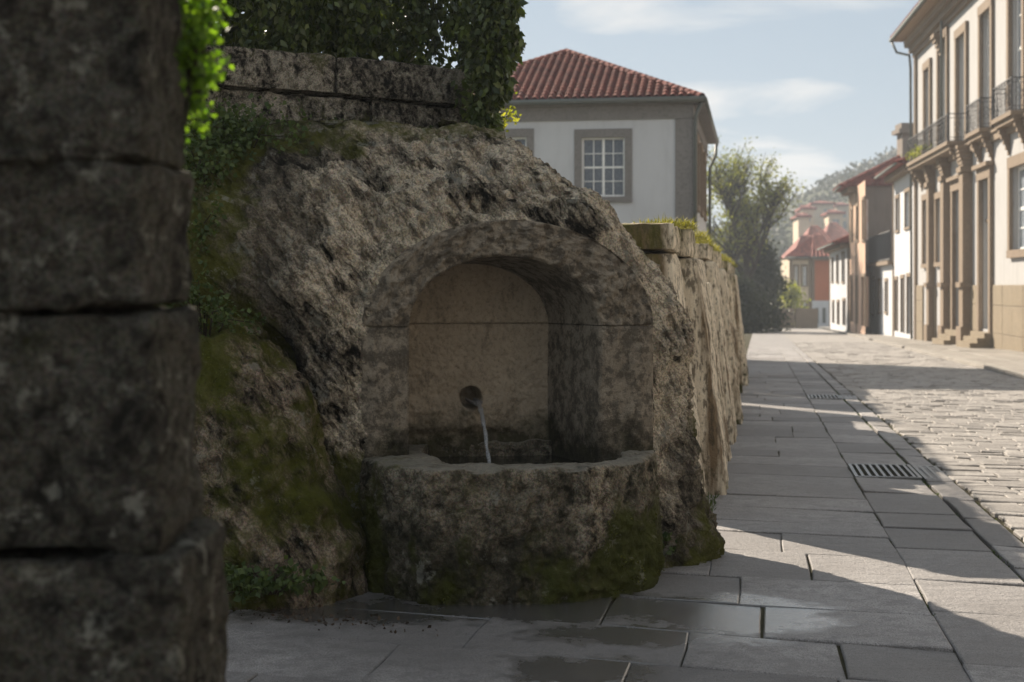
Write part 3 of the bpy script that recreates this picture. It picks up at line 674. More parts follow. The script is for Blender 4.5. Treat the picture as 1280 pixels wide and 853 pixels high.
# ================================================================== street wall
sw = thing('street_wall', 'long weathered garden wall of upright stone slabs along the pavement', 'wall', ST(-.5, 22))
wf = Fr(ST(-.36, 9.95)[:2], -SU); wf = Fr(ST(-.60, 10.75)[:2], SU); # outward normal of SU turned left points to the garden, so flip o
t = 0.0; k = 0; rg = random.Random(11)
ZT = 2.0
gaps = [(12.7, 13.9), (16.4, 17.1)]
while t < 25.2:
    w = rg.uniform(.8, 1.5)*(1+.04*t); 
    if t < .1: w = 1.1
    e = min(t+w, 25.4); prot = .15*(1 if k % 2 else -1)*rg.uniform(.5, 1.1)
    if t < .1: prot = -.02
    skip = False
    for g0, g1 in gaps:
        if t < g0 < e: e = g0
        if abs(t-g0) < .01: t = g1; skip = True
    if skip: continue
    lower = rg.random() < .12 and t > 3
    gb = gz(wf.P[1]+t*wf.d[1])
    top = ZT - .24 + rg.uniform(-.03, .03) - (.2 if lower else 0)
    o_ = rb('wall_slab', sw, M['wall'], wf, t+.035, e-.035, .02, .42+rg.uniform(0, .05), gb-.12, top, 7.7*k, amp=.014, step=.06, skew=-.115, bev=.035)
    if prot: 
        for v_ in (): pass
    me = o_.data; n_ = len(me.vertices); co = np.empty(n_*3, np.float32); me.vertices.foreach_get('co', co); co = co.reshape(-1, 3); co[:, 0] += SN[0]*prot; co[:, 1] += SN[1]*prot; me.vertices.foreach_set('co', co.ravel())
    if not lower:
        pr2 = prot + rg.uniform(-.01, .05)
        V_, F_ = rough_block(wf, t+.005, e-.005, -.0, .46, top+.012, ZT + rg.uniform(-.03, .02), 5.1*k+200, amp=.014, step=.06, bev=.03)
        V_[:, 0] += SN[0]*(pr2*.5-.03); V_[:, 1] += SN[1]*(pr2*.5-.03)
        mesh_np('coping_stone', V_, F_, M['wall'], sw, True)
    t = e; k += 1
# ground-facing normal: shift the slabs so that outer faces stand at l = -.36
# ================================================================== pier (foreground left)
pier = thing('stone_pier', 'dark blurred granite gate pier close to the camera at the left edge', 'pier', (-1.2, 2.8, gz(2.8)))
pf = Fr((-.675, 2.62), (-1, .02))      # outward normal faces the camera
def zp(py, Y=2.62): return 1.5+(358-py)/FPX*Y
for k, (y0, y1, dx, wd) in enumerate(((1500, 692, -.075, 1.5), (688, 387, -.018, 1.5), (383, 200, .0, 1.5), (196, -40, .005, 1.5), (-44, -330, .0, 1.5))):
    rb('stone_block', pier, M['pier'], pf, dx, wd, -.35, .0 if k else .05, zp(y0), zp(y1), 9.1*k+3, amp=.016, step=.018, bev=.016)
rb('stone_moulding', pier, M['pier'], pf, .175, 1.5, -.02, .045, zp(205), zp(188), 77, amp=.008, step=.016, bev=.012)
rb('stone_block', pier, M['pier'], pf, .30, 1.5, .0, .035, zp(676), zp(215), 87, amp=.012, step=.02, bev=.02)

# ================================================================== plants
def clump(name, c, r, n, size, m, label, cat, group=None, seed=0, droop=.4, flat=1.0):
    r_ = np.random.default_rng(seed); k = max(4, int(n/45)); cs = r_.normal(size=(k, 3))*np.array(r)*.62 + np.array(c)
    P = np.repeat(cs, n//k, 0); P = P + r_.normal(size=P.shape)*np.array(r)*.26
    root = thing(name, label, cat, (c[0], c[1], c[2]-r[2]), group)
    leaves('foliage', P, size, m, root, droop=droop, seed=seed, aspect=1.3)
    mb = MB()
    for q in cs[:14]:
        mb.tube([(c[0]+(q[0]-c[0])*.2, c[1]+.05, c[2]-r[2]), tuple((np.array(c)+q)/2), tuple(q)], [.006, .004, .002], 5)
    mb.build('stem', M['bark'], root)
PX = lambda px, py, Y: ((px-640)/FPX*Y, Y, 1.5+(358-py)/FPX*Y)
gP = 'fern clumps on the rocks'
clump('fern', PX(290, 165, 8.15), (.26, .14, .18), 1500, .035, M['fern'], 'dense green fern mat hanging left of the parapet end', 'fern', gP, 1)
clump('fern', PX(255, 225, 7.9), (.17, .12, .17), 900, .034, M['fern'], 'fern clump beside the pier just below the hanging fern mat', 'fern', gP, 2)
clump('fern', PX(250, 395, 7.55), (.13, .1, .16), 700, .030, M['fern'], 'small-leaved clump on top of the leaning mossy boulder', 'fern', gP, 3)
clump('fern', PX(240, 300, 7.8), (.10, .1, .22), 500, .030, M['fern'], 'thin trailing greenery on the dark rock beside the pier', 'fern', gP, 4)
clump('fern', PX(430, 157, 8.95), (.32, .06, .03), 420, .034, M['fern'], 'low ferns along the foot of the parapet left of centre', 'fern', gP, 5)
clump('fern', PX(545, 168, 9.1), (.22, .06, .03), 260, .034, M['fern'], 'sparse ferns along the foot of the parapet near its right end', 'fern', gP, 6)
clump('fern', PX(450, 205, 8.35), (.07, .05, .05), 110, .028, M['fern'], 'tiny fern in a hollow high on the fountain rock', 'fern', gP, 7)
clump('leafy_plant', PX(335, 728, 7.05), (.24, .10, .07), 420, .042, M['fern'], 'spreading leafy plant at the foot of the leaning boulder', 'plant', None, 8, .1)
clump('leafy_plant', PX(834, 684, 8.35), (.06, .06, .07), 130, .040, M['fern'], 'small leafy plant growing between basin and rock foot', 'plant', None, 9, -.2)
clump('leafy_plant', PX(262, 728, 6.9), (.14, .08, .08), 200, .040, M['fern'], 'leafy plant half hidden behind the pier foot', 'plant', None, 10, .1)
clump('leafy_branch', PX(238, 45, 2.95), (.042, .06, .13), 1100, .020, M['lime'], 'blurred bright green leaves hanging beside the pier top', 'branch', None, 12, .6)

# ivy covered tree behind the parapet
iv = thing('ivy_tree', 'dark ivy-clad tree hanging over the parapet above the fountain', 'tree', (-1.2, 10.9, gz(10.9)))
r_ = np.random.default_rng(21); L = []
k = 0
nst = 1250
xs_ = np.concatenate([r_.uniform(-3.2, .02, nst-230), r_.uniform(-.24, .02, 230)]); d_ = r_.uniform(0, 1.5, nst)
for x0, dd in zip(xs_, d_):
    back = (9.55+.68*min(0, x0+.28)+.30+dd*.75) if x0 < -.24 else 9.17+.2*dd
    if -.62 < x0 < -.24: back = 9.66+.25*dd
    zt = 4.6 - .4*r_.random(); edge = x0
    ztop = 4.4 if edge < -.4 else 4.2 - (edge+.4)*1.4
    zb = 2.75 + r_.random()*.8 if x0 < -.24 else 2.36 + r_.random()*.5 + max(0, x0+.15)*1.3
    z0 = zb + r_.random()*(ztop-zb)*.95; ln = .18 + .38*r_.random(); m_ = int(ln*95)
    u = np.linspace(0, 1, m_); st = np.stack([x0+.08*u*r_.normal()+.025*r_.normal(size=m_), back-.10*u+.035*r_.normal(size=m_), np.maximum(z0-ln*u, zb-.15)+.02*r_.normal(size=m_)], 1); L.append(st[.85*st[:, 0]+.53*st[:, 1] < 5.34-.32*(st[:, 2]-2.4)])
L = np.concatenate(L); L = L[L[:, 0] < .05-np.clip(3.1-L[:, 2], 0, 1)*.28+.03*np.sin(L[:, 2]*23)]; leaves('crown', L, .046, M['ivy'], iv, droop=1.3, spread=.75, aspect=1.7, seed=4)
# dense dark interior leaves
P = r_.uniform((-3.3, 10.9, 2.6), (-.35, 12.2, 4.7), size=(9000, 3)); P[:, 1] -= .9; P = P[(.85*P[:, 0]+.53*P[:, 1] < 5.15-.5*(P[:, 2]-2.4)) & (P[:, 1] > 9.55+.68*(P[:, 0]+.28)+.6)]; leaves('inner_foliage', P, .11, M['ivy'], iv, seed=5)
mb = MB(); mb.tube([(-1.3, 11.4, -.3), (-1.25, 11.3, 1.5), (-1.4, 11.3, 3), (-1.3, 11.2, 4.4)], [.22, .18, .14, .08], 10)
for q in range(9):
    a = 1.6+q*.4; mb.tube([(-1.3, 11.3, 2.4+q*.18), (-1.3+.7*math.cos(a), 11.3+.35*math.sin(a), 3.2+q*.12), (-1.3+1.35*math.cos(a), 11.2+.6*math.sin(a), 3.4+q*.1)], [.06, .04, .015], 6)
mb.build('trunk', M['bark'], iv, True)
# yellow creeper at the end of the parapet
clump('creeper', PX(622, 165, 9.7), (.14, .15, .16), 330, .035, M['creeper'], 'yellow-green creeper shoots right of the ivy tree above the rock', 'creeper', None, 31, .2)

# grass on the wall top and moss tufts (uncountable)
def blades(name, pts, h, m, parent=None, seed=0, lean=.5, w=.006):
    r = np.random.default_rng(seed); P = np.asarray(pts, float); n = len(P); hh = h*(.4+r.random(n))[:, None]; a = r.random(n)*6.283
    side = np.stack([np.cos(a), np.sin(a), 0*a], 1)*w; ln = r.normal(size=(n, 3))*lean; ln[:, 2] = 1; ln /= np.linalg.norm(ln, axis=1)[:, None]
    mid = P+ln*hh*.55; tipp = P+ln*hh + r.normal(size=(n, 3))*.2*hh; tipp[:, 2] -= .15*hh[:, 0]
    V = np.stack([P-side, P+side, mid+side*.7, mid-side*.7, tipp], 1).reshape(-1, 3); k = np.arange(n)*5
    F = np.concatenate([np.stack([k, k+1, k+2], 1), np.stack([k, k+2, k+3], 1), np.stack([k+3, k+2, k+4], 1)])
    return mesh_np(name, V, F, m, parent)
r_ = np.random.default_rng(5); n_ = 16000; tt = 10.75 + 25.2*r_.random(n_)**1.25; ll = -.98 + .46*r_.random(n_)**.6
keep = vnoise(np.stack([tt*1.3, ll*0, ll*0], 1)) >-.55
for g0, g1 in gaps: keep &= ~((tt > 10.75+g0-.05) & (tt < 10.75+g1+.05))
tt, ll = tt[keep], ll[keep]; pts = np.array([(ll[i]*SN[0]+tt[i]*SU[0], ll[i]*SN[1]+tt[i]*SU[1], ZT-.03) for i in range(len(tt))])
tag(blades('wall_grass', pts, .075, M['straw'], None, 3, .9, .005), 'dry yellow grass and moss growing along the wall top', 'grass', kind='stuff')
n_ = 1600; tt = 9.8 + 25*r_.random(n_); ll = -.42 + .09*r_.random(n_)
pts = np.array([ST(l, t_, 0) for l, t_ in zip(ll, tt)]); keep = vnoise(pts*2.2) > 0
tag(blades('verge_weeds', pts[keep], .05, M['fern'], None, 4, .6, .006), 'low weeds along the foot of the garden wall', 'weeds', kind='stuff')
# moss and small weeds in joints
pts = []
for lj, dens in ((1.455, 1500), (.86, 400), (1.71, 350)):
    tt = 4.5+24*r_.random(dens); pts += [ST(lj+.010*r_.normal(), t_+0*SH, -.012) for t_ in tt]
pts = np.array(pts); keep = fbm(pts*1.5+3, 2) > -.2
tag(blades('joint_moss', pts[keep], .018, M['fern'], None, 6, .8, .006), 'moss and tiny weeds in the pavement joints', 'moss', kind='stuff')
# fallen leaves and debris near the basin foot
n_ = 170; P = np.stack([r_.normal(-1.0, .30, n_), 7.0+.10*r_.normal(size=n_), np.zeros(n_)], 1); P[:, 1] -= .45*(P[:, 0]+1.0); P[:, 2] = gz(P[:, 1])+.012
P2 = np.stack([r_.uniform(-.9, .6, 25), r_.uniform(6.2, 7.1, 25), np.zeros(25)], 1); P2[:, 2] = gz(P2[:, 1])+.010
tag(leaves('fallen_leaves', P, .020, M['dead'], None, spread=1, droop=0, fold=.1, seed=8), 'dark fallen leaves and wet litter by the basin foot', 'leaf litter', kind='stuff')
# moss tufts on rock top
P = []
Sx = S.ravel(); sel = np.where((mo.ravel() > .80) & (P_ := (Z.ravel() > .1)) & (I.ravel() < 1.1))[0] if False else None
Pf = (FW(S, I, Z) + nm*disp[..., None]).reshape(-1, 3); mof = mo.ravel()
cand = np.where((mof > .78) & (Z.ravel() > .0) & (I.ravel() < 1.1) & (~inside))[0]; cand = r_.choice(cand, 26000); cand = cand[fbm(Pf[cand]*4+8, 3) > .05]
tag(leaves('moss_cushions', Pf[cand]-nm.reshape(-1, 3)[cand]*.003, .013, M['moss'], None, droop=-.2, seed=9), 'soft moss covering the edges of the fountain rock', 'moss', kind='stuff')

for (Pm, mm), nm_, lb in zip(MOSSY, range(3), ('soft moss low on the basin wall', 'soft moss on the leaning boulder', 'soft moss on the rock under the parapet')):
    cd = np.where((mm > .62) & (Pm[:, 2] > -.2))[0]
    if len(cd) > 10:
        cd = r_.choice(cd, 9000); cd = cd[fbm(Pm[cd]*5+3, 3) > .0]; tag(leaves('moss_cushions', Pm[cd], .012, M['moss'], None, droop=-.1, seed=19+nm_), lb, 'moss', kind='stuff')

# ================================================================== buildings
def window(fr, parent, a0, a1, z0, z1, sur, ms, mf, mg, cols=2, rows_=4, rec=.18, proud=.06, bars=True, panes=False, sill=True, fw=.07, bw=.035, label=None):
    """part 'window' = stone surround; frame and pane(s) beneath it.  a0<a1 is the opening"""
    mb = MB(); fr.box(mb, a0-sur, a0, -.05, proud, z0, z1); fr.box(mb, a1, a1+sur, -.05, proud, z0, z1); fr.box(mb, a0-sur, a1+sur, -.05, proud+.012, z1, z1+sur*1.15)
    if sill: fr.box(mb, a0-sur, a1+sur, -.05, proud+.03, z0-sur*.8, z0)
    w = mb.build('window', ms, parent)
    if label: w['label'] = label
    mb = MB(); ia0, ia1 = a0+fw, a1-fw; iz0, iz1 = z0+fw, z1-fw
    fr.box(mb, a0, ia0, -rec-.04, -rec+.03, z0, z1); fr.box(mb, ia1, a1, -rec-.04, -rec+.03, z0, z1); fr.box(mb, ia0, ia1, -rec-.04, -rec+.03, z0, iz0); fr.box(mb, ia0, ia1, -rec-.04, -rec+.03, iz1, z1)
    if bars:
        for k in range(1, cols):
            c = ia0+(ia1-ia0)*k/cols; b = bw*(1.5 if k*2 == cols else .55); fr.box(mb, c-b, c+b, -rec-.03, -rec+.02, iz0, iz1)
        for k in range(1, rows_):
            c = iz0+(iz1-iz0)*k/rows_; b = bw*(1.2 if k*2 == rows_ else .5); fr.box(mb, ia0, ia1, -rec-.03, -rec+.015, c-b, c+b)
    mb.build('frame', mf, w)
    if panes:
        for i in range(cols):
            for j in range(rows_):
                p0 = ia0+(ia1-ia0)*i/cols; p1 = ia0+(ia1-ia0)*(i+1)/cols; q0 = iz0+(iz1-iz0)*j/rows_; q1 = iz0+(iz1-iz0)*(j+1)/rows_
                mb = MB(); fr.box(mb, p0+.01, p1-.01, -rec-.025, -rec-.012, q0+.01, q1-.01); mb.build('pane', mg, w)
    else:
        mb = MB(); fr.box(mb, ia0, ia1, -rec-.025, -rec-.012, iz0, iz1); mb.build('pane', mg, w)
    return w
def tiles(p00, p10, p01, p11, nc, nr, r=.0, clip=None):
    """barrel tile field on a quad, from eave (p00..p10) to ridge (p01..p11); clip(u,v) keeps"""
    p00, p10, p01, p11 = map(np.array, (p00, p10, p01, p11)); V, F = [], []; b = 0
    up = np.cross(p10-p00, p01-p00); up /= np.linalg.norm(up); up = up if up[2] > 0 else -up
    for i in range(nc):
        for j in range(nr):
            if clip and not clip((i+.5)/nc, (j+.5)/nr): continue
            cw = np.linalg.norm(p10-p00)/nc
            for e, (jj, h, ww) in enumerate(((j-.08, .055, 1.0), (j+1.0, .015, .82))):
                for k in range(5):
                    w = -1+2*k/4; u = (i+.5+w*.5*ww)/nc; v = jj/nr; base = (p00*(1-u)+p10*u)*(1-v)+(p01*(1-u)+p11*u)*v
                    V.append(base+up*(h+cw*.42*math.cos(w*math.pi/2)))
            for k in range(4): F.append((b+k, b+k+1, b+6+k, b+5+k))
            b += 10
    return V, F

# ---- white house behind the wall (aligned with the street)
HC = ST(-1.70, 37.0); h1 = Fr(HC[:2], -SN); HW, HD = 7.5, 10.5     # front facade, going left
h2 = Fr(ST(-1.70, 37.0+HD)[:2], -SU)      # side facade, outward normal to the street: start at far end, come towards camera
wh = thing('white_house', 'white plastered house with hipped red tile roof behind the garden wall', 'house', (HC[0]-3, HC[1]+5, HC[2]))
zg = HC[2]-.3; ze = 6.22
wa0, wa1 = h1.s(781), h1.s(727); wz0, wz1 = h1.z(0, 245), h1.z(0, 170)
ws = [(wa0, wa1, wz0, wz1)]; dA = h1.s(632)-h1.s(754)
ws2 = (wa0+dA, wa1+dA, wz0+.1, wz1+.05); ws.append(ws2); lw = [(a, b, -.2+.4, 2.1) for a, b, _, _ in ws]
mb = MB(); wall_holes(h1, mb, 0, HW, zg, ze, ws); wall_holes(h2, mb, 0, HD, zg, ze, [(x, x+1.1, 3.75, 5.5) for x in (1.2, 4.0, 6.8, 9.0)])
mb.add([h2.p(0,0,zg), h1.p(HW,-HD,zg), h1.p(HW,-HD,ze), h2.p(0,0,ze)], [(0,1,2,3)]); mb.add([h1.p(HW,0,zg), h1.p(HW,-HD,zg), h1.p(HW,-HD,ze), h1.p(HW,0,ze)], [(0,1,2,3)])
mb.build('wall', M['white'], wh)
mb = MB(); h1.box(mb, -.02, .42, -.4, .04, zg, 5.83); h2.box(mb, HD-.4, HD+.035, -.38, .045, zg, 5.83)
mb.build('quoin', M['granite'], wh)
mb = MB(); h1.box(mb, -.03, HW, -.1, .045, 5.84, 6.2); h1.box(mb, -.2, HW, -.1, .18, 6.2, 6.30); h2.box(mb, 0, HD+.03, -.1, .05, 5.84, 6.2); h2.box(mb, 0, HD+.2, -.1, .34, 6.2, 6.29)
mb.build('cornice', M['granite'], wh)
for i, (a, b, c, d) in enumerate(ws): window(h1, wh, a, b, c, d, .19, M['granite'], M['paint'], M['lace'], 4, 4, .10, .03, panes=True, fw=.05, bw=.022)
for x in (1.2, 4.0, 6.8, 9.0): window(h2, wh, x, x+1.1, 3.75, 5.5, .2, M['ochre'], M['paint'], M['glass'], 2, 3, .15, .05)
# roof
ov = .27; E = [h1.p(-ov, ov, 6.33), h1.p(HW+ov, ov, 6.33), h1.p(HW+ov, -HD-ov, 6.33), h1.p(-ov, -HD-ov, 6.33)]; R0 = h1.p(HW/2, -3.6, 8.22); R1 = h1.p(HW/2, -HD+3.6, 8.22)
rf = MB(); rf.add([*E, R0, R1], [(0,1,4),(1,2,5,4),(2,3,5),(3,0,4,5),(0,3,2,1)]); rf = rf.build('roof', M['tile'], wh)
def hip_tiles(a, b, apex, apex2, nc, nr):
    a, b, apex, apex2 = map(np.array, (a, b, apex, apex2)); e = (b-a); L_ = np.linalg.norm(e); e = e/L_; f0 = (apex-a)@e/L_; f1 = (apex2-a)@e/L_; up_ = apex-(a+e*f0*L_)
    return tiles(a, b, a+up_, b+up_, nc, nr, clip=lambda u, v: v <= min(u/f0, (1-u)/max(1e-6, 1-f1)))
V_, F_ = hip_tiles(E[0], E[1], R0, R0, 38, 17); tag(mesh_np('roof_tiles', V_, F_, M['tile'], rf, True), kind='stuff')
V_, F_ = hip_tiles(E[3], E[0], R1, R0, 52, 17); tag(mesh_np('side_roof_tiles', V_, F_, M['tile'], rf, True), kind='stuff')
def ridge(a, b, r, n, parent):
    a, b = np.array(a), np.array(b); V, F = [], []; d = (b-a); L_ = np.linalg.norm(d); d /= L_; side = np.cross(d, (0,0,1)); side /= np.linalg.norm(side); up = np.cross(side, d)
    for i in range(n):
        for e, rr_ in ((0, r), (1.05, r*.85)):
            c = a+d*L_*(i+e)/n
            for k in range(7): w = math.pi*k/6; V.append(c+side*rr_*math.cos(w)+up*rr_*math.sin(w)*1.0)
        b0 = 14*i; F += [(b0+k, b0+k+1, b0+8+k, b0+7+k) for k in range(6)]
    tag(mesh_np('ridge_tiles', V, F, M['tile'], parent, True), kind='stuff')
ridge(E[0], R0, .13, 26, rf); ridge(E[1], R0, .13, 26, rf); ridge(R0, R1, .13, 16, rf)
mb = MB(); pt = lambda a, o, z: h1.p(a, o, z)
mb.tube([pt(-ov-.06, ov+.06, 6.30), pt(HW+ov, ov+.06, 6.30)], .075, 8); mb.tube([pt(-ov-.07, ov+.05, 6.295), pt(-ov-.07, -HD-ov, 6.295)], .075, 8); mb.build('gutter', M['gutter'], wh, True)
mb = MB(); mb.tube([pt(-.28, .2, 6.28), pt(-.12, .12, 5.9), pt(-.10, .10, 5.7), pt(-.10, .10, zg)], .05, 8); mb.build('drainpipe', M['gutter'], wh, True); mb = MB(); mb.tube([pt(-.33, -HD-.2, 6.28), pt(-.3, -HD, 5.8), pt(-.12, -HD+.1, 5.4), pt(-.12, -HD+.1, zg)], .05, 8); mb.build('drainpipe', M['gutter'], wh, True)
mb = MB(); mb.tube([(-.35*37/18, 42, 6.6), (-.35*37/18, 42, 8.9)], .02, 5); mb.build('aerial', M['iron'], wh)

# ---- palace on the right
pd = np.array([.1254, 1.0]); P0p = np.array([18.4, 51.0]); pal = Fr(P0p, pd)   # normal turned left faces the street
A1 = pal.s(1145); A0 = pal.s(1300)-3.0
pa = thing('town_palace', 'tall cream palace with ochre stone trim and iron balconies across the road', 'building', pal.p((A0+A1)/2, -3, gz(62)))
def op(px0, px1, yt, yb):     # photo pixels (left, right) of an opening
    s1_, s0_ = pal.s(px0), pal.s(px1); sm = (s0_+s1_)/2
    return (s0_, s1_, pal.z(sm, yb), pal.z(sm, yt))
ups = [op(1157.5, 1164, 86, 170), op(1175, 1185, 50, 150), op(1198, 1209, 44, 158), op(1228, 1241, 14, 158), op(1264.5, 1281, -30, 140)]
dn_ = [op(1156, 1162.5, 250, 330), op(1172.5, 1179.5, 248, 328), op(1194.5, 1205, 238, 409), op(1228, 1240, 224, 412), op(1266, 1287, 207, 312)]
BZ = pal.z(pal.s(1212), 180, .0)      # balcony floor level
ups = [(a, b, BZ+.12, min(max(d, BZ+3.2), 13.6)) for a, b, c, d in ups]
ztop = pal.z(pal.s(1147), 57)
gp = lambda a: pal.g(a)+.10
mb = MB(); wall_holes(pal, mb, A0, A1, -1.9, ztop, ups+dn_, .3); mb.add([pal.p(A1,0,-1.9), pal.p(A1,-12,-1.9), pal.p(A1,-12,ztop), pal.p(A1,0,ztop)], [(0,1,2,3)]); mb.add([pal.p(A0,0,-1.9), pal.p(A0,-12,-1.9), pal.p(A0,-12,ztop), pal.p(A0,0,ztop)], [(3,2,1,0)])
mb.build('wall', M['cream'], pa)
for k, (a, b, c, d) in enumerate(ups): window(pal, pa, a, b, c, d, .34, M['ochre'], M['paint'], M['glass'], 2, 4, .22, .13, sill=False, fw=.10, bw=.05)
for k, (a, b, c, d) in enumerate(dn_):
    if k in (2, 3): continue
    window(pal, pa, a, b, c, d, .36 if k > 3 else .26, M['ochre'], M['paint'], M['glass'], 2, 4, .22, .13, fw=.10, bw=.05)
for k in (2, 3):
    a, b, c, d = dn_[k]; mb = MB(); base = pal.g(a)+.1
    pal.box(mb, a-.36, a, -.05, .16, base, d); pal.box(mb, b, b+.36, -.05, .16, base, d); pal.box(mb, a-.40, b+.40, -.05, .18, d, d+.45); pal.box(mb, a-.5, b+.5, -.05, .34, d+.45, d+.62)
    dr = mb.build('door', M['ochre'], pa)
    mb = MB(); pal.box(mb, a, b, -.28, -.2, c, c+(d-c)*.72); mb.build('door_leaf', M['wood'] if k == 2 else M['paint'], dr)
    mb = MB(); pal.box(mb, a, b, -.26, -.2, c+(d-c)*.72+.1, d); mb.build('fanlight', M['glass'], dr)
    mb = MB(); pal.box(mb, a, b, -.2, -.12, c+(d-c)*.72, c+(d-c)*.72+.1); mb.build('transom', M['ochre'], dr)
    for q in range(3):
        mb = MB(); pal.box(mb, a-.5+.002*q, b+.5-.002*q, -.1, .95-.28*q, base-.3, base+.2+.2*q); mb.build('step', M['plinth'], dr)
# plinth slabs and pilasters
pz = 1.55; edges = [A0, pal.s(1262), pal.s(1252.5), pal.s(1244.5)]
sx = A0; k = 0
segs = [(A0, pal.s(1243)-.1)] + [(pal.s(1226.5), pal.s(1214)), (pal.s(1190), pal.s(1181)), (pal.s(1171), pal.s(1163)), (pal.s(1155), A1-.5)]
for (a, b) in segs:
    n_ = max(1, int((b-a)/1.7)); w = (b-a)/n_
    for i in range(n_):
        for (q0, q1) in ((-1.9, -.35), (-.34, .75), (.76, pz)):
            mb = MB(); pal.box(mb, a+i*w+.008, a+(i+1)*w-.008, -.05, .08 + .005*(i % 2), q0, q1); mb.build('plinth_block', M['plinth'], pa, bevel=.02)
for (a, b, pr_) in ((A1-.55, A1+.05, .12), (pal.s(1216), pal.s(1211), .42), (pal.s(1189), pal.s(1185), .36), (pal.s(1169.5), pal.s(1166.5), .34)):
    mb = MB(); g_ = pal.g(a)
    top = ztop-.02 if pr_ < .2 else BZ-.9
    pal.box(mb, a, b, -.05, pr_, g_, top)
    if pr_ > .2:
        pal.box(mb, a-.10, b+.10, -.04, pr_+.10, g_, g_+.9); pal.box(mb, a-.08, b+.08, -.04, pr_+.12, pz-.1, pz+.12)
        pal.box(mb, a-.08, b+.08, -.04, pr_+.10, top-.35, top-.12)
        for q in range(5): pal.box(mb, a-.02*q, b+.02*q, -.03, pr_+.03+.05*q, top+.16*q, top+.16*q+.15)
    mb.build('pilaster', M['ochre'], pa)
mb = MB(); pal.box(mb, A0, A1, -.05, .16, BZ-.42, BZ-.12); pal.box(mb, A0, A1, -.05, .24, BZ-.12, BZ-.02); mb.build('string_course', M['ochre'], pa)
mb = MB(); pal.box(mb, A0, A1+.2, -.2, .16, ztop-.55, ztop-.3); pal.box(mb, A0, A1+.3, -.2, .34, ztop-.3, ztop+.02); pal.box(mb, A0, A1+.45, -.2, .55, ztop+.02, ztop+.22); mb.build('cornice', M['ochre'], pa)
zev = ztop+.55; mb = MB(); mb.add([pal.p(A0,1.15,zev), pal.p(A1+.9,1.15,zev), pal.p(A1+.9,-12,zev), pal.p(A0,-12,zev), pal.p(A0,-5,zev+2.6), pal.p(A1-4,-5,zev+2.6)], [(0,1,5,4),(1,2,5),(2,3,4,5),(3,0,4),(3,2,1,0)]); rf = mb.build('roof', M['tile'], pa)
mb = MB(); pal.box(mb, A0, A1+.85, .5, 1.1, zev-.12, zev-.02); pal.box(mb, A0, A1+.6, -.1, .55, ztop+.22, zev-.03); mb.build('soffit', M['soffit'], pa)
V_, F_ = tiles(pal.p(A1+.9,1.15,zev), pal.p(A0,1.15,zev), pal.p(A1-4,-5,zev+2.6), pal.p(A0,-5,zev+2.6), 90, 16); tag(mesh_np('roof_tiles', V_, F_, M['tile'], rf, True), kind='stuff')
mb = MB(); mb.tube([pal.p(A0,1.2,zev-.02), pal.p(A1+.95,1.2,zev-.02)], .09, 8); mb.build('gutter', M['gutter'], pa, True)
mb = MB(); mb.tube([pal.p(A1+.8,1.15,zev-.1), pal.p(A1+.7,.9,zev-.7), pal.p(A1-.1,.35,zev-1.0), pal.p(A1-.12,.30,ztop-1.2), pal.p(A1-.12,.24,-1.3)], .07, 8); mb.build('drainpipe', M['gutter'], pa, True)
mb = MB(); c_ = pal.s(1184); mb.tube([pal.p(c_,.3,zev-.3), pal.p(c_,.26,ztop-.6), pal.p(c_,.24,BZ)], .06, 8); mb.build('drainpipe', M['gutter'], pa, True)
# carved bracket at the cornice
mb = MB()
for q in range(5): pal.box(mb, pal.s(1178)-.1-.06*q, pal.s(1178)+.35+.06*q, -.03, .10+.09*q, ztop-1.7+.2*q, ztop-1.5+.2*q)
mb.build('corbel', M['ochre'], pa)
def balcony(a0, a1, p, label=None, ornate=False):
    mb = MB(); pal.box(mb, a0, a1, .02, p, BZ-.02, BZ+.14); pal.box(mb, a0+.1, a1-.1, .02, p-.12, BZ-.2, BZ-.02)
    for c in (a0+.35, a1-.35):
        for q in range(5): pal.box(mb, c-.11, c+.11, .02, (p-.2)*(1-q*.2), BZ-.2-.2*(q+1), BZ-.2-.2*q)
    b = mb.build('balcony', M['ochre'], pa)
    if label: b['label'] = label
    mb = MB(); zr_ = BZ+1.32; z0 = BZ+.14; o1 = p-.06; B = (a0+.06, a1-.06)
    path = [(B[0], .1), (B[0], o1), (B[1], o1), (B[1], .1)]
    for (a, o_) in path: mb.tube([pal.p(a,o_,z0), pal.p(a,o_,zr_+.05)], .028, 6)
    for (u0, u1) in zip(path[:-1], path[1:]):
        L_ = math.hypot(u1[0]-u0[0], u1[1]-u0[1]); n_ = max(3, int(L_/.20))
        for zq in (zr_, zr_-.18, z0+.16, z0+.04): mb.tube([pal.p(*u0, zq), pal.p(*u1, zq)], .022 if zq == zr_ else .013, 5)
        for k in range(1, n_):
            f = k/n_; a = u0[0]+(u1[0]-u0[0])*f; o_ = u0[1]+(u1[1]-u0[1])*f; mb.tube([pal.p(a,o_,z0), pal.p(a,o_,zr_)], .010, 4)
            if k % 2:   # scroll rings
                f2 = (k+.5)/n_; a2 = u0[0]+(u1[0]-u0[0])*f2; o2 = u0[1]+(u1[1]-u0[1])*f2; da = (u1[0]-u0[0])/L_; do = (u1[1]-u0[1])/L_
                for zc_, rr_ in ((zr_-.09, .055), (z0+.45, .10), (z0+.72, .10)):
                    mb.tube([pal.p(a2+da*rr_*math.cos(w), o2+do*rr_*math.cos(w), zc_+rr_*math.sin(w)) for w in np.linspace(0, 6.283, 9)], .010, 4, False)
    mb.build('railing', M['iron'], b)
bl = pal.s(1212); balcony(bl, pal.s(1157), .95, 'long balcony with flower pots', True)
u0, u1 = ups[3][0], ups[3][1]; balcony(u0-.45, u1+.45, .62)
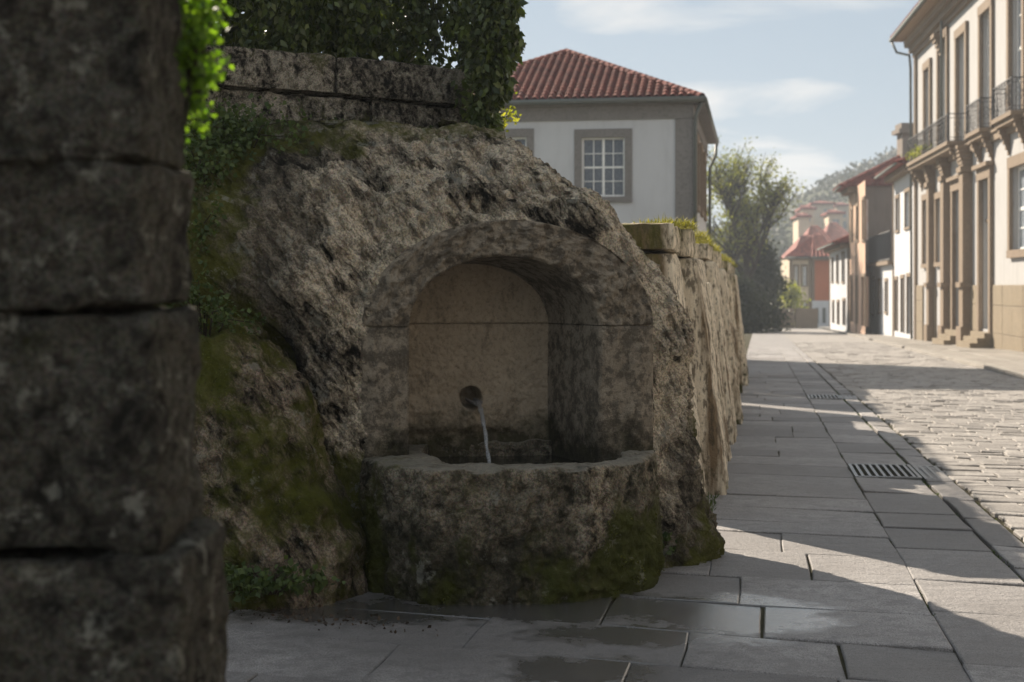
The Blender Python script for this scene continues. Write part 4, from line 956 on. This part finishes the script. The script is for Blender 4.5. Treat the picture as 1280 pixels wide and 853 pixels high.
u0, u1 = ups[4][0], ups[4][1]; balcony(u0-.6, u1+.6, .62)
balcony(pal.s(1154.5), A1-.1, .5)
# flowers on the long balcony
for k, pxx in enumerate((1161, 1166, 1171, 1176)):
    a = pal.s(pxx); c = pal.p(a, .78, BZ+.45)
    pl = thing('potted_plant', ['pale flowering plant at the far end of the long balcony', 'second flowering plant from the far end of the long balcony', 'third flowering plant from the far end of the long balcony', 'nearest flowering plant on the long balcony behind the railing'][k], 'potted plant', pal.p(a, .78, BZ+.14), 'plants on the long balcony')
    mb = MB(); mb.tube([pal.p(a,.78,BZ+.145), pal.p(a,.78,BZ+.40)], [.11, .16], 10); mb.build('pot', M['ochre'], pl, True)
    leaves('foliage', np.array(c)+np.random.default_rng(k).normal(size=(150, 3))*np.array([.14, .16, .14]), .10, M['creeper'], pl, seed=k)

nb = Fr(np.array(pal.p(A0-.02, .0, 0))[:2], -pd); nb.n = pal.n.copy()
nbh = thing('street_terrace', 'cream terrace continuing the palace side of the street towards the viewer', 'building', nb.p(30, -5, gz(10)))
LN = A0_len = 78.0; wn_ = [(x, x+1.3, z0, z0+2.9) for x in np.arange(1.6, LN-3, 4.1) for z0 in (3.2, 8.2)]
mb = MB(); wall_holes(nb, mb, 0, LN, -1.6, 13.2, wn_, .25); mb.add([nb.p(0,-10,-1.6), nb.p(LN,-10,-1.6), nb.p(LN,-10,13.2), nb.p(0,-10,13.2)], [(0,1,2,3)]); mb.add([nb.p(LN,0,-1.6), nb.p(LN,-10,-1.6), nb.p(LN,-10,13.2), nb.p(LN,0,13.2)], [(0,1,2,3)]); mb.build('wall', M['cream'], nbh)
for h in wn_: window(nb, nbh, *h, .25, M['ochre'], M['paint'], M['glass'], 2, 3, .18, .08)
mb = MB(); mb.add([nb.p(0,.8,13.2), nb.p(LN,.8,13.2), nb.p(LN,-10.5,13.2), nb.p(0,-10.5,13.2), nb.p(0,-5,15.6), nb.p(LN,-5,15.6)], [(0,1,5,4),(2,3,4,5),(3,0,4),(1,2,5),(3,2,1,0)]); mb.build('roof', M['tile'], nbh)
mb = MB(); nb.box(mb, 0, LN, -.1, .08, -1.6, 1.4); mb.build('plinth', M['plinth'], nbh)

# ---- further houses on the right
R1f = Fr((21.5+.02, 75.8), (.15, 1.0))
def simple_house(name, label, fr, a0, a1, depth, zt, wins, m_wall_, m_trim, roof='hip', rh=2.0, doors=(), ov=.6, mroof=None, trimw=.18, glass=None, cat='house', gutter=True, side=None, group=None):
    t_ = thing(name, label, cat, fr.p((a0+a1)/2, -depth/2, fr.g((a0+a1)/2)), group); g_ = min(fr.g(a0), fr.g(a1))-.2
    mb = MB(); wall_holes(fr, mb, a0, a1, g_, zt, list(wins)+list(doors), .22)
    mb.build('wall', m_wall_, t_)
    mb = MB(); mb.add([fr.p(a0,0,g_), fr.p(a0,-depth,g_), fr.p(a0,-depth,zt), fr.p(a0,0,zt)], [(3,2,1,0)]); mb.add([fr.p(a1,0,g_), fr.p(a1,-depth,g_), fr.p(a1,-depth,zt), fr.p(a1,0,zt)], [(0,1,2,3)]); mb.add([fr.p(a0,-depth,g_), fr.p(a1,-depth,g_), fr.p(a1,-depth,zt), fr.p(a0,-depth,zt)], [(0,1,2,3)])
    mb.build('side_wall', side or m_wall_, t_)
    for w in wins: window(fr, t_, *w, trimw, m_trim, M['paint'], glass or M['glass'], 2, 3, .16, .06)
    for w in doors:
        d = window(fr, t_, *w, trimw, m_trim, M['wood'], M['wood'], 2, 2, .16, .06, sill=False); d.name = 'door'
    mb = MB()
    c0, c1 = a0-ov*.3, a1+ov*.3
    if roof == 'hip':
        hd = min(depth, a1-a0)/2*.95; mb.add([fr.p(c0,ov,zt), fr.p(c1,ov,zt), fr.p(c1,-depth-.3,zt), fr.p(c0,-depth-.3,zt), fr.p(c0+hd*.9,-depth/2,zt+rh), fr.p(c1-hd*.9,-depth/2,zt+rh)], [(0,1,5,4),(1,2,5),(2,3,4,5),(3,0,4),(3,2,1,0)])
        tl = (fr.p(c1,ov,zt), fr.p(c0,ov,zt), fr.p(c1-hd*.9,-depth/2,zt+rh), fr.p(c0+hd*.9,-depth/2,zt+rh)); tl2 = (fr.p(c0,ov,zt), fr.p(c0,-depth-.3,zt), fr.p(c0+hd*.9,-depth/2,zt+rh), fr.p(c0+hd*.9,-depth/2,zt+rh))
    elif roof == 'gable':
        mb.add([fr.p(c0,ov,zt), fr.p(c1,ov,zt), fr.p(c1,-depth-.3,zt), fr.p(c0,-depth-.3,zt), fr.p(c0,-depth/2,zt+rh), fr.p(c1,-depth/2,zt+rh)], [(0,1,5,4),(1,2,5),(2,3,4,5),(3,0,4),(3,2,1,0)])
        tl = (fr.p(c1,ov,zt), fr.p(c0,ov,zt), fr.p(c1,-depth/2,zt+rh), fr.p(c0,-depth/2,zt+rh)); tl2 = None
    else: tl = None; mb.add([fr.p(a0,.1,zt), fr.p(a1,.1,zt), fr.p(a1,-depth,zt), fr.p(a0,-depth,zt)], [(0,1,2,3)])
    rf = mb.build('roof', mroof or M['tile'], t_)
    if tl:
        V_, F_ = tiles(*tl, max(6, int((a1-a0)/.33)), 12); tag(mesh_np('roof_tiles', V_, F_, mroof or M['tile'], rf, True), kind='stuff')
        if tl2:
            V_, F_ = tiles(*tl2, max(6, int(depth/.33)), 12); tag(mesh_np('side_roof_tiles', V_, F_, mroof or M['tile'], rf, True), kind='stuff')
        mb = MB(); fr.box(mb, a0-.05, a1+.05, -.1, ov*.55, zt-.32, zt-.02); mb.build('cornice', m_trim, t_)
        if gutter: mb = MB(); mb.tube([fr.p(c0,ov+.05,zt-.02), fr.p(c1,ov+.05,zt-.02)], .07, 7); mb.build('gutter', M['gutter'], t_, True)
    for (q0, q1) in ((a0, a0+.28), (a1-.28, a1)):
        mb = MB(); fr.box(mb, q0, q1, -.1, .05, g_, zt-.33); mb.build('corner_stone', m_trim, t_)
    return t_, rf
def opf(fr, px0, px1, yt, yb):
    s1_, s0_ = fr.s(px0), fr.s(px1); sm = (s0_+s1_)/2; return (s0_, s1_, fr.z(sm, yb), fr.z(sm, yt))
a1_ = R1f.s(1117); zt = R1f.z(a1_*.5, 205)
simple_house('small_white_house', 'narrow white two-storey house with ochre window trim beside the palace', R1f, .1, a1_, 7, R1f.z(a1_, 222),
   [opf(R1f, 1120.5, 1124.5, 248, 288), opf(R1f, 1132, 1138, 240, 284)], M['white'], M['ochre'], 'hip', 1.7, doors=[opf(R1f, 1119.5, 1122.5, 350, 414), opf(R1f, 1127, 1130.5, 348, 416), opf(R1f, 1134.5, 1139, 346, 418)], ov=1.0)
b0 = a1_; b1 = R1f.s(1089.5); zt2 = R1f.z(b1, 334)
tw, _ = simple_house('terrace_house', 'low white house with a railed roof terrace between two taller houses', R1f, b0+.05, b1, 8, zt2, [opf(R1f, 1092, 1094.5, 350, 392), opf(R1f, 1099, 1101.5, 352, 390), opf(R1f, 1107, 1110, 352, 390)], M['white'], M['ochre'], 'flat')
mb = MB(); R1f.box(mb, b0, b1, -.1, .35, zt2-.02, zt2+.22); mb.build('terrace_slab', M['ochre'], tw)
mb = MB(); zr_ = zt2+2.0
for k in range(26): a = b0+(b1-b0)*k/25; mb.tube([R1f.p(a,.2,zt2+.2), R1f.p(a,.2,zr_)], .03, 4)
for q in (zt2+.3, zr_): mb.tube([R1f.p(b0,.2,q), R1f.p(b1,.2,q)], .05, 4)
mb.build('railing', M['iron'], tw)
B3 = Fr(np.array(R1f.p(b1, 1.0, 0))[:2], (.15, 1.0)); c1 = B3.s(1062); zt3 = B3.z(0, 212, .0)
st3, rf3 = simple_house('pink_townhouse', 'pink townhouse with bare grey-brown gable wall and red tiled roof', B3, 0, c1, 9, B3.z(c1, 240), [opf(B3, 1064.5, 1066.5, 262, 300), opf(B3, 1071, 1073.5, 258, 300), opf(B3, 1078.5, 1081, 250, 300)], M['pink'], M['ochre'], 'hip', 2.8,
   doors=[opf(B3, 1064, 1066, 348, 402), opf(B3, 1070, 1072.5, 348, 405), opf(B3, 1078, 1081.5, 346, 408)], ov=1.1, side=M['grey_wall'])
chx, chy, chz = PX(1137, 195, 100); mb = MB(); cf = Fr((chx, chy), (1, 0)); cf.box(mb, -.7, .7, -.7, .7, 8.0, 12.2); cf.box(mb, -1.0, 1.0, -1.0, 1.0, 12.2, 12.5); cf.box(mb, -.8, .8, -.8, .8, 12.5, 12.9); mb.build('chimney', M['grey_wall'], rf3)
B4 = Fr(np.array(B3.p(c1+.1, .1, 0))[:2], (.15, 1.0)); d1 = B4.s(1037.5)
simple_house('white_townhouse', 'distant white townhouse with blue-tinged front beyond the pink one', B4, 0, d1, 9, B4.z(d1, 312), [opf(B4, 1040, 1042, 325, 352), opf(B4, 1046, 1048.5, 322, 352), opf(B4, 1053, 1056, 318, 352)], M['white'], M['ochre'], 'hip', 2.4,
   doors=[opf(B4, 1041, 1043, 378, 404), opf(B4, 1047, 1049.5, 378, 406), opf(B4, 1054, 1057, 376, 407)], ov=1.0)
# orange corner house at the bend: front facing the camera and left flank facing the street
O1 = Fr((PX(1040, 0, 152)[0], 152), (-1, .08)); 
oa = O1.s(1015); zt5 = O1.z(0, 322)
ho, _ = simple_house('orange_house', 'orange-fronted corner house closing the far end of the street', O1, 0, oa, 9, zt5, [opf(O1, 1032, 1019, 0, 0)] if False else [], M['orange'], M['ochre'], 'hip', 2.6, ov=.8)
mb = MB(); O1.box(mb, 0, oa, -.05, .08, -3.2, O1.z(0, 376)); mb.build('ground_floor', M['white'], ho)
for px0, px1 in ((1019, 1023), (1028, 1032)):
    mb = MB(); O1.box(mb, O1.s(px1), O1.s(px0), .05, .12, O1.z(0, 404), O1.z(0, 385)); mb.build('shutter', M['gutter'], ho)
O2 = Fr(np.array(O1.p(oa, 0, 0))[:2], (-.9, .62)); ob_ = O2.s(987)
simple_house('beige_house', 'beige house with small windows and green shutters left of the orange house', O2, .1, ob_, 8, O2.z(ob_, 322), [opf(O2, 1003, 1008, 335, 352)[0:2]+(O2.z(0, 355), O2.z(0, 332)), opf(O2, 993, 997, 335, 352)[0:2]+(O2.z(0, 355), O2.z(0, 332)), opf(O2, 1003, 1008, 380, 398)[0:2]+(O2.z(0, 398), O2.z(0, 376))] if False else
   [tuple(sorted((O2.s(1008), O2.s(1003))))+(O2.z(0, 357), O2.z(0, 333)), tuple(sorted((O2.s(997), O2.s(993))))+(O2.z(0, 357), O2.z(0, 333)), tuple(sorted((O2.s(1008), O2.s(1003))))+(O2.z(0, 400), O2.z(0, 378))], M['beige'], M['ochre'], 'hip', 2.2, ov=.8)
# stacked roofs behind
for k, (pxa, pxb, yt, Yd, mw, lab) in enumerate(((1045, 1005, 308, 185, 'white', 'white house whose red roof rises just behind the orange house'), (1040, 990, 322, 172, 'beige', 'beige house half hidden behind the beige corner house roof'), (1066, 1030, 300, 215, 'pink', 'pink house far behind with red roof beside the hill'))):
    f = Fr((PX(pxa, 0, Yd)[0], Yd), (-1, .05)); simple_house('far_house', lab, f, 0, f.s(pxb), 10, f.z(0, yt), [(f.s(pxa-8), f.s(pxa-8)+1.2, f.z(0, yt+14), f.z(0, yt+6)), (f.s(pxa-20), f.s(pxa-20)+1.2, f.z(0, yt+14), f.z(0, yt+6))], M[mw], M['ochre'], 'hip', 2.8, ov=.6)

# pale blocks on the hillside
for k, (pxa, pxb, yt, yb, Yd) in enumerate(((1018, 1003, 262, 290, 245), (1042, 1016, 256, 284, 260), (1054, 1036, 268, 292, 235), (1012, 998, 272, 300, 232), (1062, 1046, 258, 280, 270))):
    f = Fr((PX(pxa, 0, Yd)[0], Yd), (-1, .1)); b_ = thing('hillside_building', ['pale block low on the left of the hillside', 'long pale building highest on the hillside', 'pale building in the middle of the hillside row', 'pale block nearest the tree on the hillside', 'pale block at the right end of the hillside row'][k], 'building', f.p(0, 0, f.z(0, yb)), 'pale buildings on the hillside')
    L_ = f.s(pxb); z1 = f.z(0, yt); z0 = f.z(0, yb)-6; hh = [(x, x+1.1, z, z+1.3) for x in np.arange(.6, L_-1.3, 2.0) for z in (z1-2.1, z1-4.2)]
    mb = MB(); wall_holes(f, mb, 0, L_, z0, z1, hh, .3); mb.add([f.p(0,0,z0), f.p(0,-9,z0), f.p(0,-9,z1), f.p(0,0,z1)], [(0,1,2,3)]); mb.add([f.p(L_,0,z0), f.p(L_,-9,z0), f.p(L_,-9,z1), f.p(L_,0,z1)], [(0,1,2,3)]); mb.build('wall', M['beige'], b_)
    mb = MB()
    for h in hh: f.box(mb, h[0], h[1], -.3, -.25, h[2], h[3])
    mb.build('window_glass', M['glass'], b_)
    mb = MB(); f.box(mb, -.4, L_+.4, -9.4, .4, z1+.002, z1+.4); mb.add([f.p(-.4,.4,z1+.4), f.p(L_+.4,.4,z1+.4), f.p(L_+.4,-9.4,z1+.4), f.p(-.4,-9.4,z1+.4), f.p(2,-4.5,z1+1), f.p(L_-2,-4.5,z1+1)], [(0,1,5,4),(1,2,5),(2,3,4,5),(3,0,4)]); mb.build('roof', M['tile'], b_)
# hill
xs = np.linspace(-160, 420, 160); ys = np.linspace(165, 600, 90); X, Yh = np.meshgrid(xs, ys, indexing='ij')
pxx = 640+FPX*X/Yh; prof = .72*np.interp(X/360*FPX+640, [-400, 300, 700, 900, 985, 1010, 1055, 1120, 1300, 1700, 2600], [14, 18, 22, 30, 40, 43, 50, 58, 66, 60, 40])
Hh = prof*ss(165, 360, Yh)*(1-.3*ss(420, 600, Yh)) + 1.6*fbm(np.stack([X, Yh, X*0], -1)/36, 4)*ss(165, 260, Yh)
m = Mt('hill_scrub'); M['hill'] = m.fin(m.mix(m.noise(.05, 6, .7), (.03, .045, .02), (.09, .09, .05)), .95, None, .1)
tag(mesh_np('hill', np.stack([X, Yh, gz(Yh)*.6+Hh-4], -1), grid_faces(160, 90), M['hill'], None, True), kind='structure')
r_ = np.random.default_rng(77); n_ = 1500; tx = r_.uniform(30, 200, n_); ty = r_.uniform(235, 380, n_)
pf_ = .72*np.interp(tx/360*FPX+640, [-400, 300, 700, 900, 985, 1010, 1055, 1120, 1300, 1700, 2600], [14, 18, 22, 30, 40, 43, 50, 58, 66, 60, 40]); tz = pf_*ss(165, 360, ty)+gz(ty)*.6-4
cs = np.stack([tx, ty, tz+.8], 1); P = np.repeat(cs, 30, 0) + r_.normal(size=(n_*30, 3))*np.array([1.3, 1.3, .9])
tag(leaves('hillside_wood', P, 1.1, M['evergreen'], None, seed=2), 'hazy wooded hillside beyond the roofs', 'wood', kind='stuff')

# ---- trees
def tree(name, label, base, H, spread, nl, leaf, m, seed, up=1.3, trunk_h=.28, tr=.28, levels=3, clumpr=.5, conical=False, cat='tree'):
    rg = np.random.default_rng(seed); root = thing(name, label, cat, base); mb = MB(); tips = []
    def br(p, d, L_, r_, lv):
        pts = [p]; q = p.copy(); dd = d.copy(); n_ = 5
        for k in range(n_):
            dd = dd + rg.normal(size=3)*.10; dd[2] += .07*up; dd /= np.linalg.norm(dd); q = q + dd*L_/n_; pts.append(q.copy())
        mb.tube(pts, [r_*(1-.16*k) for k in range(n_+1)], 6 if lv else 9, False)
        if lv >= levels-1:
            tips.extend(pts[2:])
        if lv < levels:
            for k in range(6 if lv else 9):
                a = rg.uniform(0, 6.283); f = rg.uniform(.35, 1.0); idx = min(n_, int(f*n_)); s_ = np.array([math.cos(a), math.sin(a), rg.uniform(.2, 1.1)*up]); nd = dd*.6 + s_*spread; nd /= np.linalg.norm(nd)
                br(pts[idx], nd, L_*rg.uniform(.5, .72), r_*.5, lv+1)
    b = np.array(base, float); br(b, np.array([0, 0, 1.0]), H*.46, tr, 0)
    mb.build('trunk', M['bark'], root, True)
    T = np.array(tips); T = T[rg.integers(0, len(T), nl)]; P = T + rg.normal(size=(nl, 3))*clumpr
    leaves('crown', P, leaf, m, root, seed=seed)
    return root
tree('bare_topped_tree', 'tall sparse-leaved tree with upright twigs at the far end of the wall', (18.2, 110, gz(110)), 20.5, .85, 9000, .20, M['autumn'], 4, 1.0, tr=.42, clumpr=.30)
# dense evergreen below it
def evergreen(name, label, base, H, R, n, leaf, m, seed):
    rg = np.random.default_rng(seed); root = thing(name, label, 'tree', base); k = 160; a = rg.uniform(0, 6.283, k); h = rg.uniform(.06, 1, k); r = R*np.minimum(1.0, (1-h)*1.9+.12)*rg.uniform(.55, 1, k)
    cs = np.stack([base[0]+r*np.cos(a), base[1]+r*np.sin(a), base[2]+h*H], 1); P = np.repeat(cs, n//k, 0)+rg.normal(size=((n//k)*k, 3))*np.array([.42, .42, .38])
    leaves('crown', P, leaf, m, root, seed=seed, droop=.3); mb = MB(); mb.tube([base, (base[0], base[1], base[2]+H*.5), (base[0], base[1], base[2]+H*.92)], [.3, .18, .04], 8); mb.build('trunk', M['bark'], root, True)
evergreen('evergreen_tree', 'dark dense evergreen below the sparse tree beside the road', (19.4, 112, gz(112)), 7.0, 1.9, 13000, .24, M['evergreen'], 3)
evergreen('evergreen_tree', 'dark bush-like evergreen behind the garden wall end', (16.8, 106, gz(106)), 3.6, 2.0, 7000, .24, M['evergreen'], 5)
evergreen('garden_tree', 'olive green tree filling the gap between white house and sparse tree', (15.6, 116, gz(116)), 4.6, 2.0, 5000, .26, M['autumn'], 6)
evergreen('garden_tree', 'small yellowish tree in front of the beige house', (27.0, 138, gz(138)), 4.2, 1.2, 2500, .22, M['creeper'], 7)
# low stone wall at the bend
lw_ = Fr((29.3, 136), (-1, .06)); wl = thing('low_wall', 'low reddish stone wall under the trees at the bend', 'wall', (26, 136, gz(136)))
for k in range(7):
    rb('wall_stone', wl, M['ochre'], lw_, k*2.2+.03, k*2.2+2.17, -.4, 0, gz(136)-.2, gz(136)+1.9+.05*(k % 2), 3.1*k, amp=.05, step=.4, bev=.08)

# ================================================================== haze
hz = MB(); hz.hexa([(-170, -40, -16), (440, -40, -16), (440, 470, -16), (-170, 470, -16), (-170, -40, 42), (440, -40, 42), (440, 470, 42), (-170, 470, 42)])
hm = bpy.data.materials.new('haze'); hm.use_nodes = True; ht = hm.node_tree; ht.nodes.clear(); ho_ = ht.nodes.new('ShaderNodeOutputMaterial'); pv = ht.nodes.new('ShaderNodeVolumePrincipled')
pv.inputs['Color'].default_value = (.82, .90, 1, 1); pv.inputs['Density'].default_value = .0008; pv.inputs['Anisotropy'].default_value = .15; ht.links.new(pv.outputs[0], ho_.inputs['Volume'])
hb = hz.build('haze', hm); tag(hb, kind='stuff')
settle()
